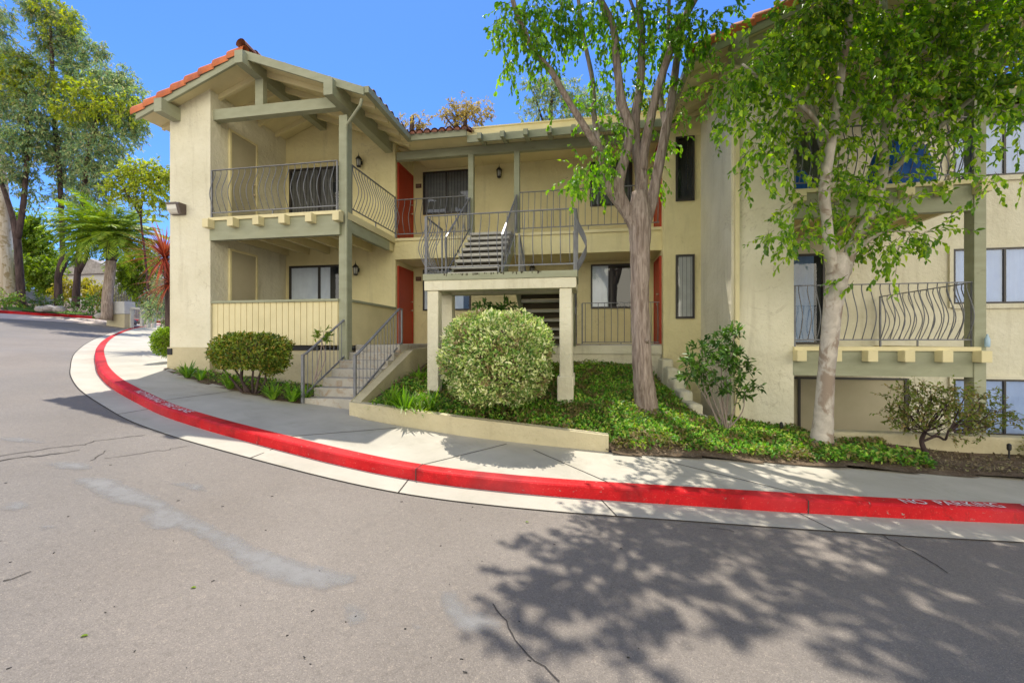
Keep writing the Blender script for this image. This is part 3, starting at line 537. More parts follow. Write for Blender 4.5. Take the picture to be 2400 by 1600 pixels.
# windows facing -Y
def window(x0,x1,z0,z1,y,style,parts=2,fr=.045,name='window',trim=None,open_=0):
    m=MB(); m.box(x0+.01,x1-.01,y-.006,y+.02,z0+.01,z1-.01); w=m.build(name,M['dark'],B)
    if trim:
        t=MB(); T_=.07
        t.box(x0-T_,x0,y-.05,y,z0-T_,z1+T_).box(x1,x1+T_,y-.05,y,z0-T_,z1+T_).box(x0,x1,y-.05,y,z1,z1+T_).box(x0,x1,y-.055,y,z0-T_*1.4,z0); t.build('trim',M['stucco_pale'],w)
    f=MB()
    f.box(x0,x0+fr,y-.045,y+.002,z0,z1).box(x1-fr,x1,y-.045,y+.002,z0,z1).box(x0+fr,x1-fr,y-.045,y+.002,z1-fr,z1).box(x0+fr,x1-fr,y-.045,y+.002,z0,z0+fr)
    if parts==2: xm=(x0+x1)/2; f.box(xm-fr*.5,xm+fr*.5,y-.05,y+.002,z0+fr,z1-fr)
    f.build('window_frame',M['frame'],w)
    if style!='none':
        s=MB(); mat={'blinds':'blind','curtain':'curtain','skyreflcurtain':'curtain_sky_reflection','deepreflcurtain':'curtain_deep_reflection','dark':'blind_dark'}[style]; sp=.09; x=x0+fr+.02
        if style.endswith('curtain'):
            k=int((x1-x0)/.03); pts=[(x0+fr+(x1-x0-2*fr)*i/k,y-.014+.006*math.sin(i*1.3)) for i in range(k+1)]
            if open_: pts=pts[:int(k*(1-open_))]
            s.add([(a,b,z0+fr) for a,b in pts]+[(a,b,z1-fr) for a,b in pts],[(i,i+1,len(pts)+i+1,len(pts)+i) for i in range(len(pts)-1)])
        else:
            while x<x1-fr-.03:
                if not(open_ and x>x1-(x1-x0)*open_): s.add([(x,y-.012,z0+fr),(x+sp*.9,y-.020,z0+fr),(x+sp*.9,y-.020,z1-fr),(x,y-.012,z1-fr)],[(0,1,2,3)])
                x+=sp
        s.build('blinds' if not style.endswith('curtain') else 'curtain',M[mat],w)
    g=MB(); g.add([(x0+fr,y-.032,z0+fr),(x1-fr,y-.032,z0+fr),(x1-fr,y-.032,z1-fr),(x0+fr,y-.032,z1-fr)],[(0,1,2,3)]); g.build('pane',M['glass'],w)
    return w
window(-4.74,-3.3,3.71,4.95,11.9,'dark'); window(-4.74,-3.3,.90,2.10,11.9,'curtain',open_=.1)
window(.08,1.2,3.69,4.90,11.9,'dark'); window(.10,1.2,.90,2.10,11.9,'curtain',open_=.55)
window(2.02,2.43,3.24,4.72,10.4,'none',1); window(2.02,2.43,.53,2.0,10.4,'blinds',1)
window(-8.2,-6.35,FL2+.03,4.80,10.7,'dark',2,.06,'sliding_door',open_=.3); window(-8.2,-6.35,FL1+.02,2.10,10.7,'curtain',2,.06,'sliding_door',open_=.28)
window(3.9,5.27,FL1,1.98,10.7,'deepreflcurtain',2,.05,'sliding_door',open_=.1); window(3.9,5.27,2.68,4.72,10.7,'dark',2,.05,'sliding_door')
for z0,z1 in ((3.5,4.65),(.80,1.98),(-1.98,-.80)):
    window(7.74,9.6,z0,z1,10.7,'skyreflcurtain',2,.04,trim=1)
    window(11.2,13,z0,z1,10.7,'skyreflcurtain',2,.04,trim=1)
m=MB(); m.box(3.8,6.78,10.60,10.7,-2.85,-.84); w=m.build('storage_panel',M['beige'],B)
m=MB(); m.box(3.8,6.86,10.57,10.7,-.84,-.80).box(6.78,6.86,10.57,10.7,-2.85,-.84).box(4.68,4.73,10.57,10.602,-2.85,-.84); m.build('panel_frame',M['frame'],w)
# string of lights in the narrow upper window
m=MB()
for k in range(17): z=4.62-k*.065; m.lathe((2.28+.006*math.sin(k*2),10.375,z),[(.002,0),(.009,.006),(.002,.014)],5)
m.tube([(2.28,10.377,4.66),(2.28,10.377,3.5)],.002,4); m.build('hanging_beads',M['brass'],B)
# plaques
for x0,x1,z0,z1,y in ((-4.97,-4.80,4.51,4.63,11.9),(-4.97,-4.80,1.78,1.90,11.9),(1.42,1.56,1.70,1.82,11.9)):
    m=MB(); m.box(x0,x1,y-.02,y,z0,z1); p=m.build('number_plaque',M['brown'],B)
    m=MB()
    for k in range(4): a=x0+.03+k*.028; m.box(a,a+.008,y-.024,y-.019,z0+.035,z1-.035); m.box(a,a+.018,y-.024,y-.019,z1-.045,z1-.037) if k%2 else None
    m.build('numerals',M['plaque_text'],p)
# foundation vents
for x0,x1,y,z0,z1 in ((-9.40,-9.28,8.19,-.30,-.16),(-6.6,-5.7,8.34,-.19,-.09)):
    m=MB(); m.box(x0,x1,y,y+.03,z0,z1); m.build('vent',M['dark'],B)
# ------- roofs
def gable_roof(rx,zf,y0,y1,half,name_l,soffit_x):
    th=.07
    for s in (-1,1):
        xe=rx+s*half; ze=zf(xe)
        m=MB(); m.prism([(rx,RZ if rx<0 else RZ-.03),(xe,ze),(xe,ze+th),(rx,RZ+th)],'y',y0+.05,y1); r=m.build('roof',M['cream'],B)
        t=MB(); ncol=int((y1-y0-.25)/.28); nrow=int(half/math.cos(math.atan(SL))/.38)+1; dx=math.cos(math.atan(SL))*.38; dz=SL*dx
        for c in range(ncol):
            y=y0+.34+c*.28
            for q in range(nrow):
                xa=rx+s*(q*dx);xb=rx+s*min((q+1.12)*dx,half+.06); za=zf(xa)+th+.0;zb=zf(xb)+th+.03
                P=[];
                for (x,z,rr) in ((xa,za,.075),(xb,zb,.095)):
                    for k in range(6): a=math.pi*k/5; P.append((x,y+math.cos(a)*rr,z+math.sin(a)*rr))
                t.add(P,[(k,k+1,7+k,6+k) for k in range(5)])
        t.build('roof_tiles',M['tile_old'],r)
        # rake tiles along the barge
        t=MB()
        for q in range(nrow):
            xa=rx+s*(q*dx);xb=rx+s*min((q+1.08)*dx,half+.10); 
            for (x,rr,lift) in ((0,0,0),): pass
            P=[];N_=9
            for (x,rr,lf) in ((xa,.125,.06),(xb,.150,.10),(xb,.12,.085)):
                for k in range(N_): a=-.5+ (math.pi+1.0)*k/(N_-1); P.append((x,y0+.07-math.cos(a)*rr*.8,zf(x)+lf+math.sin(a)*rr))
            if s<0 or rx>0:
                t.add(P,[(k,k+1,N_+k+1,N_+k) for k in range(N_-1)]+[(N_+k,N_+k+1,2*N_+k+1,2*N_+k) for k in range(N_-1)])
        if t.v: t.build('rake_tiles',M['tile'],r,True)
        # barge board
        m=MB(); m.prism([(rx,RZ+.05),(xe,ze+.05),(xe,ze-.11),(rx,RZ-.13)],'y',y0,y0+.05); m.build('barge_board',M['green'],r)
        m=MB(); m.prism([(rx,RZ-.002),(xe,ze-.002),(xe,ze-.012),(rx,RZ-.012)],'y',y0+.05,10.7); m.build('soffit',M['cream'],r)
        if s>0 or rx>0:
            m=MB(); m.box(*sorted((xe-.01,xe+s*.10)),y0+.02,min(y1,10.1),ze-.06,ze+.07); m.build('gutter',M['green'],r)
        for k in range(5):  # rafters
            y=y0+.55+k*.6; m=MB(); xi=rx+s*.08
            m.prism([(xi,zf(xi)-.013),(xe-s*.05,zf(xe-s*.05)-.013),(xe-s*.05,zf(xe-s*.05)-.10),(xi,zf(xi)-.15)],'y',y,y+.07); m.build('rafter',M['cream'],r)
    # ridge tiles
    t=MB(); k=0; y=y0-.08
    while y<y1:
        P=[]
        for (yy,rr,zz) in ((y,.115,RZ+.13),(y+.42,.09,RZ+.11)):
            for q in range(9): a=math.pi*q/8*1.1-.15; P.append((rx+math.cos(a)*rr,yy,zz+math.sin(a)*rr))
        t.add(P,[(q,q+1,10+q,9+q) for q in range(8)]); y+=.36
    t.build('ridge_tiles',M['tile_old'],B,True)
    m=MB(); m.box(rx-.095,rx+.095,y0-.14,10.7,RZ-.30,RZ-.04); m.build('ridge_beam',M['green'],B)
gable_roof(RX,zr,7.92,19,2.75,'l',0); gable_roof(RX2,zr2,7.92,19,2.75,'r',0)
for x,y1 in ((-9.2,8.25),(-5.13,10.5)):
    m=MB(); m.box(x-.10,x+.10,7.80,y1,zr(x)-.38 if x>-6 else zr(x)-.34,zr(x)-.045); m.build('beam',M['green'],B,False,.006)
for x,y1 in ((2.6,8.25),(6.42,10.7)):
    m=MB(); m.box(x-.10,x+.10,7.80,y1,zr2(x)-.34,zr2(x)-.045); m.build('beam',M['green'],B,False,.006)
m=MB(); m.box(-8.33,-5.23,8.33,8.50,5.0,5.24); m.build('tie_beam',M['green'],B,False,.006)
m=MB(); m.box(-7.27,-7.07,8.35,8.48,5.24,5.83); m.build('king_post',M['green'],B,False,.006)
m=MB(); m.box(3.57,6.32,8.33,8.50,5.0,5.24); m.build('tie_beam',M['green'],B)
# downspouts
m=MB(); m.tube([(-4.5,8.0,4.92),(-4.55,8.02,4.80),(-5.0,8.28,4.58),(-5.03,8.30,4.5),(-5.03,8.30,-1.0)],.032,8); m.build('downspout',M['green'],B)
m=MB(); m.box(2.60,2.67,8.17,8.25,-1.5,4.9); m.build('downspout',M['cream'],B)
# central eave
wall('beam',lambda m:m.box(-5.0,1.78,10.66,10.80,4.82,5.03),'green')
wall('fascia',lambda m:m.box(-4.40,-2.9,10.02,10.07,5.00,5.15),'green')
wall('fascia',lambda m:m.box(-2.9,1.85,10.12,10.17,4.88,5.05),'green')
wall('soffit',lambda m:m.box(-4.4,1.85,10.17,11.9,5.05,5.10),'cream')
wall('parapet',lambda m:(m.box(-2.9,1.9,10.55,10.72,5.10,5.42),m.box(-2.9,1.9,10.52,10.75,5.42,5.45)),'cream')
wall('roof',lambda m:m.prism([(10.05,5.12),(14.5,5.12+4.45*SL),(14.5,5.0),(10.05,5.05)],'x',-4.6,-2.9),'cream')
wall('roof',lambda m:m.box(-5.2,2.6,12.1,19.1,5.0,5.3),'cream')
for k in range(8):
    x=-2.55+k*.56; wall('rafter_tail',lambda m:m.prism([(9.93,4.86),(9.93,5.0),(10.55,5.11),(10.55,4.97)],'x',x-.05,x+.05),'green',.005)
def tile_field(x0,x1,y0,z0,n,name,s=SL):
    t=MB(); c=int((x1-x0)/.19)
    for i in range(c+1):
        x=x0+i*(x1-x0)/c
        for q in range(n):
            ya=y0-.06+q*.36;yb=ya+.40; P=[]
            for (y,rr,e) in ((ya,.095,.03),(yb,.075,0)):
                for k in range(7): a=math.pi*k/6; P.append((x+math.cos(a)*rr,y,z0+(y-y0)*s+e+math.sin(a)*rr+random.random()*.006))
            t.add(P,[(k,k+1,8+k,7+k) for k in range(6)])
            P=[(x+math.cos(math.pi*k/6)*.07,ya,z0+(ya-y0)*s+.02+math.sin(math.pi*k/6)*.07) for k in range(7)]
            t.add(P[::-1],[tuple(range(7))])
    return t
tile_field(-4.45,-2.92,10.02,5.13,12,'a').build('roof_tiles',M['tile_old'],B)
wall('fascia',lambda m:m.box(7.45,14,10.02,10.07,4.85,5.02),'green'); wall('soffit',lambda m:m.box(7.3,14,10.07,10.75,5.0,5.04),'cream')
wall('roof',lambda m:m.prism([(10.0,5.03),(14.5,5.03+4.5*SL),(14.5,5.0),(10.0,5.0)],'x',7.2,14),'cream')
tile_field(7.4,13.9,10.0,5.05,8,'b').build('roof_tiles',M['tile'],B)
# ------- railings
BAL=[]
def belly(t): return float(np.interp(t,[0,.12,.3,.45,.6,.75,.9,1],[0,.055,.125,.14,.10,.04,-.012,0]))
def railing(parent,p0,p1,z,h=1.05,nb=18,out=(0,-1),bel=1,low=.12,name='balcony_railing',z2=None,merge=False,posts=(1,1),r=.0085):
    p0=np.array(p0,float);p1=np.array(p1,float); z2=z if z2 is None else z2; m=MB(); out=np.array(out,float)
    m.bar((*p0,z+h),(*p1,z2+h),.04,.016); m.bar((*p0,z+low),(*p1,z2+low),.022,.022)
    for k,e in enumerate((p0,p1)):
        if posts[k]: m.bar((*e,(z,z2)[k]),(*e,(z,z2)[k]+h),.03,.03)
    pm=(p0+p1)/2; m.bar((*pm,(z+z2)/2),(*pm,(z+z2)/2+low),.022,.022)
    R_=m.build(name,M['rail'],parent) if not merge else None
    mm=m
    for i in range(nb):
        t=(i+.5)/nb; b=p0+(p1-p0)*t; zz=z+(z2-z)*t
        pts=[]
        K=12 if bel else 1
        for q in range(K+1):
            u=q/K; o=out*belly(u)*bel; pts.append((b[0]+o[0],b[1]+o[1],zz+low+(h-low)*u))
        tgt=MB() if not merge else mm; tgt.tube(pts,r,5,0)
        if not merge: tgt.build('baluster',M['rail'],R_,True)
    if merge: R_=mm.build(name,M['rail'],parent)
    return R_
railing(B,(-8.30,8.27),(-5.22,8.27),FL2+.03,1.07,20,(0,-1))
railing(B,(-5.04,8.52),(-5.04,10.68),FL2+.03,1.07,17,(1,0))
railing(B,(-5.02,10.66),(-3.02,10.66),FL2,1.03,12,(0,-1),name='walkway_railing')
railing(B,(-1.68,10.66),(1.74,10.66),FL2,1.03,22,(0,-1),.5,name='walkway_railing',merge=True)
railing(B,(-.12,10.66),(1.74,10.66),FL1,1.0,12,(0,-1),.35,low=.04,name='walkway_railing')
railing(B,(3.60,8.27),(6.27,8.27),-.09,1.07,19,(0,-1)); railing(B,(6.32,8.45),(6.32,10.6),-.09,1.07,14,(1,0),merge=True)
railing(B,(3.60,8.27),(6.27,8.27),2.66,1.05,19,(0,-1)); railing(B,(6.32,8.45),(6.32,10.6),2.66,1.05,14,(1,0),merge=True)
# ================================================================ OUTDOOR STAIRCASE (landing with two flights)
S=empty('outdoor_staircase',(-1.6,8.1,-1.0),'outdoor staircase with open concrete treads and a stucco columned landing behind the big round bush','staircase')
LZ=1.27
def sp(name,mat,fn,bev=0,par=None): m=MB(); fn(m); return m.build(name,M[mat],par or S,False,bev)
sp('landing','green',lambda m:m.box(-3.06,-.17,7.65,8.70,LZ-.12,LZ),.005); sp('landing_beam','stucco_pale',lambda m:(m.box(-3.04,-.19,7.67,7.95,LZ-.31,LZ-.121),m.box(-3.04,-2.76,7.95,8.68,LZ-.31,LZ-.121),m.box(-.47,-.19,7.95,8.68,LZ-.31,LZ-.121),m.box(-2.76,-.47,8.45,8.68,LZ-.31,LZ-.121)),.01)
dm=MB()
for k in range(46):
    x=-2.7+1.9*random.random()**.9; w=.006+.02*random.random(); h=.012+.045*random.random(); dm.box(x,x+w,7.647,7.6495,LZ-h,LZ-.002)
dm.build('drip_stains',M['gap'],S)
for x,y in ((-2.99,7.70),(-.49,7.70),(-2.96,8.44),(-.49,8.44)):
    c=sp('column','stucco_pale',lambda m:m.box(x,x+.22,y,y+.22,-1.5,LZ-.31),.012)
    if x>-1: sp('pedestal','stucco_pale',lambda m:m.box(x-.04,x+.25,y-.04,y+.25,-1.5,-.62),.02,c)
nst=8; rise=(FL2-LZ)/nst; run=(10.65-8.68)/nst
for k in range(nst):
    z=LZ+rise*(k+1); y=8.68+run*k
    sp('tread','tread',lambda m:m.box(-2.90,-1.84,y-.05,y+run+.06,z-.065,z) if k<nst-1 else m.box(-2.90,-1.84,y-.03,y+run-.06,z-.065,z-.001),.006)
sp('tread_gap_shade','gap',lambda m:[m.box(-2.89,-1.85,8.68+run*k+.10,8.68+run*k+.115,LZ+rise*(k+1)-.10-(rise-.07),LZ+rise*(k+1)-.066) for k in range(nst-1)])  # dark plates added in the open gaps to paint the shade between treads
for x in (-2.92,-1.80):
    sp('stringer','green',lambda m:m.prism([(8.66,LZ),(10.6,FL2-.05),(10.6,FL2-.34),(8.9,LZ-.1),(8.70,LZ-.28)],'x',x-.03,x+.03))
rise2=(LZ-FL1)/7; run2=.28
for k in range(6):
    z=LZ-rise2*(k+1); y=8.72+run2*k; sp('tread','tread',lambda m:m.box(-1.38,-.34,y-.02,y+run2+.03,z-.065,z),.006)
sp('tread_gap_shade','gap',lambda m:[m.box(-1.37,-.35,8.72+run2*k+run2-.10,8.72+run2*k+run2-.085,LZ-rise2*(k+2)+.001,LZ-rise2*(k+1)-.066) for k in range(6)])  # lower flight: dark plates again stand for shade in the open gaps
for x in (-1.42,-.30): sp('stringer','green',lambda m:m.prism([(8.70,LZ),(10.62,FL1+.1),(10.62,FL1-.05),(10.3,FL1-.05),(8.70,LZ-.3)],'x',x-.03,x+.03))
railing(S,(-3.0,7.69),(-.22,7.69),LZ,1.10,17,(0,-1),1,name='landing_railing'); railing(S,(-3.03,7.72),(-3.03,8.66),LZ,1.10,8,(-1,0),1.2,name='landing_railing'); railing(S,(-.19,7.72),(-.19,8.66),LZ,1.10,8,(1,0),1.3,name='landing_railing')
railing(S,(-2.96,8.70),(-2.96,10.58),LZ,.95,13,(0,0),0,.16,'handrail',FL2); railing(S,(-1.74,8.70),(-1.74,10.58),LZ,.95,13,(0,0),0,.16,'handrail',FL2)
railing(S,(-1.38,8.70),(-1.38,10.6),LZ,.95,12,(0,0),0,.16,'handrail',FL1,True); railing(S,(-.26,8.70),(-.26,10.6),LZ,.95,12,(0,0),0,.16,'handrail',FL1,True)
# ================================================================ ENTRY STEPS
E_=empty('entry_steps',(-4.5,7.0,-1.2),'concrete entry steps rising to the lower red door, with stained risers','steps')
zb=-1.19; nr=7; ri=(-.07-zb)/nr
for k in range(nr):
    y=7.0+.28*k; y2=y+.30 if k<nr-1 else 10.64
    m=MB(); m.box(-5.08 if k<nr-1 else -5.04,-4.0,y,y2,-1.7,zb+ri*(k+1)); m.build('step' if k<nr-1 else 'entry_pad',M['step'],E_,False,.012)
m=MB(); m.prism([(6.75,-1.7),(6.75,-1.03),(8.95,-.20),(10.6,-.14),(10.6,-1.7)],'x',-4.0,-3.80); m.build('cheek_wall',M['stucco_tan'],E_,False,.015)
def stair_rail(x,label):
    H=empty('stair_handrail',(x,6.98,-1.19),label,'handrail','grey handrails of the entry steps')
    m=MB(); y0,y1=6.98,8.92; za,zb2=-.25,.72
    m.bar((x,y0,-1.19),(x,y0,za),.045,.045); m.bar((x,y1,-.1),(x,y1,zb2),.035,.035); m.build('newel',M['rail'],H)
    m=MB(); m.bar((x,y0-.02,za+.0),(x,y0+.10,za+.03),.05,.02); m.bar((x,y0+.09,za+.03),(x,y1-.12,zb2),.05,.02); m.bar((x,y1-.13,zb2),(x,y1+.02,zb2),.05,.02); m.build('top_rail',M['rail'],H)
    m=MB(); m.bar((x,y0,-1.0),(x,y1,-.02),.025,.03); m.build('bottom_rail',M['rail'],H)
    for i in range(13):
        t=(i+1)/14; y=y0+(y1-y0)*t; m=MB(); m.tube([(x,y,-1.0+.98*t),(x,y,min(za+.03+(zb2-za-.03)*(y-y0-.09)/(y1-.12-y0-.09),zb2))],.008,6); m.build('baluster',M['rail'],H)
stair_rail(-5.09,'grey iron handrail beside the fence on the side of the clipped hedge'); stair_rail(-4.06,'grey iron handrail between the concrete steps and the sloping cheek wall')
# low planter wall
m=MB(); P=smooth_pts([(-3.98,6.66,-1.03),(-3.2,6.52,-1.07),(-2.05,6.34,-1.16),(-.8,6.25,-1.25),(.30,6.17,-1.33)],5); k=len(P)
for dy,zz in ((-.0,-.55),(0,0),(.17,0),(.17,-.55)): m.v+=[(p[0],p[1]+dy,p[2]+zz) for p in P]
for a in range(3): m.f+=[(a*k+i,a*k+i+1,(a+1)*k+i+1,(a+1)*k+i) for i in range(k-1)]
m.f+=[(0,k,2*k,3*k),(4*k-1,3*k-1,2*k-1,k-1)]; m.m=[0]*len(m.f)
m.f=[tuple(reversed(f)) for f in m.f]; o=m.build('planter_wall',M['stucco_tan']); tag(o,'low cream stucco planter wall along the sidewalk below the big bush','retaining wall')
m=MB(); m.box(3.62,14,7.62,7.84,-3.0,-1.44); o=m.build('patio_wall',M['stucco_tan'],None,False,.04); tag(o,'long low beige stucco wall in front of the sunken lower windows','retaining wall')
# stepped wall
m=MB(); ys=[10.38,9.95,9.55,9.15,8.78,8.35,7.85]; zt=[-.38,-.55,-.75,-.95,-1.14,-1.32,-1.42]; xs=[1.62,1.66,1.70,1.75,1.80,1.88,2.0]
for i in range(6):
    x=xs[i]; m.add([(xs[i],ys[i],-2.3),(xs[i]+.24,ys[i],-2.3),(xs[i+1]+.24,ys[i+1],-2.3),(xs[i+1],ys[i+1],-2.3),(xs[i],ys[i],zt[i]),(xs[i]+.24,ys[i],zt[i]),(xs[i+1]+.24,ys[i+1],zt[i]-.02),(xs[i+1],ys[i+1],zt[i]-.02)],[(0,1,2,3),(7,6,5,4),(0,4,5,1),(1,5,6,2),(2,6,7,3),(3,7,4,0)])
o=m.build('stepped_wall',M['stucco_pale'],None,False,.05); tag(o,'curving stepped stucco wall stepping down behind the furrowed tree trunk','retaining wall')
m=MB(); m.tube([(2.05,7.92,-1.44),(2.35,7.80,-1.46),(2.5,7.85,-1.47)],[.12,.12,.1],10); m.build('wall_end',M['stucco_pale'],None,True); 
bpy.data.objects['wall_end'].parent=o
# ================================================================ WALL LANTERNS, FLOOD LIGHT, SMALL THINGS
def lantern(x,y,z,label):
    L_=empty('wall_lantern',(x,y,z),label,'wall lantern','black carriage lanterns on the walls')
    yy=y-.13
    m=MB(); m.lathe((x,y-.012,z-.05),[(.0,0),(.045,.0),(.045,.1),(0,.1)],8); m.tube([(x,y-.02,z+.02),(x,y-.09,z+.05),(x,yy,z+.19),(x,yy,z+.16)],.008,6); m.tube([(x,yy,z+.16),(x,yy,z+.24)],[.008,.003],6); m.build('bracket',M['black'],L_)
    m=MB(); m.lathe((x,yy,z),[(.085,.06),(.07,.09),(.045,.12),(.02,.14),(.012,.17)],10); m.lathe((x,yy,z),[(.02,-.16),(.05,-.15),(.058,-.13),(.058,-.12)],10)
    for a in range(6): ca,sa=math.cos(a*math.pi/3),math.sin(a*math.pi/3); m.tube([(x+ca*.055,yy+sa*.055,z-.13),(x+ca*.075,yy+sa*.075,z+.065)],.006,4)
    m.build('lantern_cage',M['black'],L_)
    m=MB(); m.lathe((x,yy,z),[(.045,-.12),(.062,.05)],10); m.build('glass',M['lampglass'],L_,True)
lantern(-6.04,10.7,4.83,'black carriage lantern on the wall behind the upper left balcony railing')
lantern(-6.13,10.7,1.93,'black carriage lantern on the wall above the lower side fence, near the green post')
lantern(-2.44,11.9,4.76,'black carriage lantern on the cream panel between the two green walkway posts')
lantern(-1.5,11.9,1.98,'black carriage lantern half hidden behind the stair landing, under the upper walkway')
FLg=empty('flood_light',(-9.15,8.25,3.0),'bronze wall pack light with frosted lens high on the left end wall','flood light')
m=MB(); m.prism([(8.25,3.10),(8.07,3.10),(8.05,3.06),(8.11,2.87),(8.25,2.87)],'x',-9.02,-8.95); m.prism([(8.25,3.11),(8.06,3.11),(8.06,3.07),(8.25,3.07)],'x',-9.30,-9.02); m.box(-9.30,-9.02,8.18,8.25,2.87,3.07); m.build('casing',M['bronze'],FLg)
m=MB(); m.prism([(8.18,3.07),(8.08,3.07),(8.09,2.97),(8.14,2.90),(8.18,2.88)],'x',-9.29,-9.02); m.build('lens',M['lens'],FLg)
m=MB(); m.tube([(-4.86,8.45,-.22),(-4.68,8.40,-.235)],.045,10); o=m.build('newspaper',M['paper']); tag(o,'rolled newspaper lying on an upper entry step','newspaper')
m=MB(); m.lathe((6.40,8.16,-.09),[(.03,0),(.034,.02),(.034,.13),(.012,.19),(.012,.21)],10); o=m.build('water_bottle',M['bottle'],None,True); tag(o,'clear blue plastic water bottle standing on the lower right balcony corner','bottle')
for px,d,lb in ((1831,6.95,'thin black stake light beside the patio wall near the pale tree trunk'),(2365,6.2,'black stake light in bare soil at the far right end')):
    c=col_at(px,d); z=float(bed_right(c[0],c[1])); Lk=empty('path_light',(c[0],c[1],z),lb,'path light','black garden stake lights')
    m=MB(); m.tube([(c[0],c[1],z-.05),(c[0],c[1],z+.16)],.012,6); m.build('stake',M['black'],Lk); m=MB(); m.lathe((c[0],c[1],z+.14),[(.02,0),(.026,.02),(.026,.08),(.01,.1)],8); m.build('lamp_head',M['black'],Lk)
# blue covers on the upper right balcony
def tarp(c,r,h,label):
    mb=MB(); nu,nv=28,12
    for j in range(nv+1):
        for i in range(nu):
            a=2*math.pi*i/nu; v=j/nv; k=math.cos(v*math.pi/2)**.55*(1+.10*math.sin(a*5+v*2)+.05*math.sin(a*11)); mb.v.append((c[0]+math.cos(a)*r[0]*k,c[1]+math.sin(a)*r[1]*k,c[2]+h*math.sin(v*math.pi/2)))
    for j in range(nv):
        for i in range(nu): mb.f.append((j*nu+i,j*nu+(i+1)%nu,(j+1)*nu+(i+1)%nu,(j+1)*nu+i))
    mb.m=[0]*len(mb.f); o=mb.build('blue_tarp',M['blue'],None,True); tag(o,label,'tarp')
tarp((5.75,9.1,2.66),(.50,.42),1.08,'large blue tarp draped over a rounded heap on the upper right balcony'); tarp((3.85,8.75,2.66),(.20,.25),.5,'small blue tarp bundle beside the end wall on the upper right balcony')
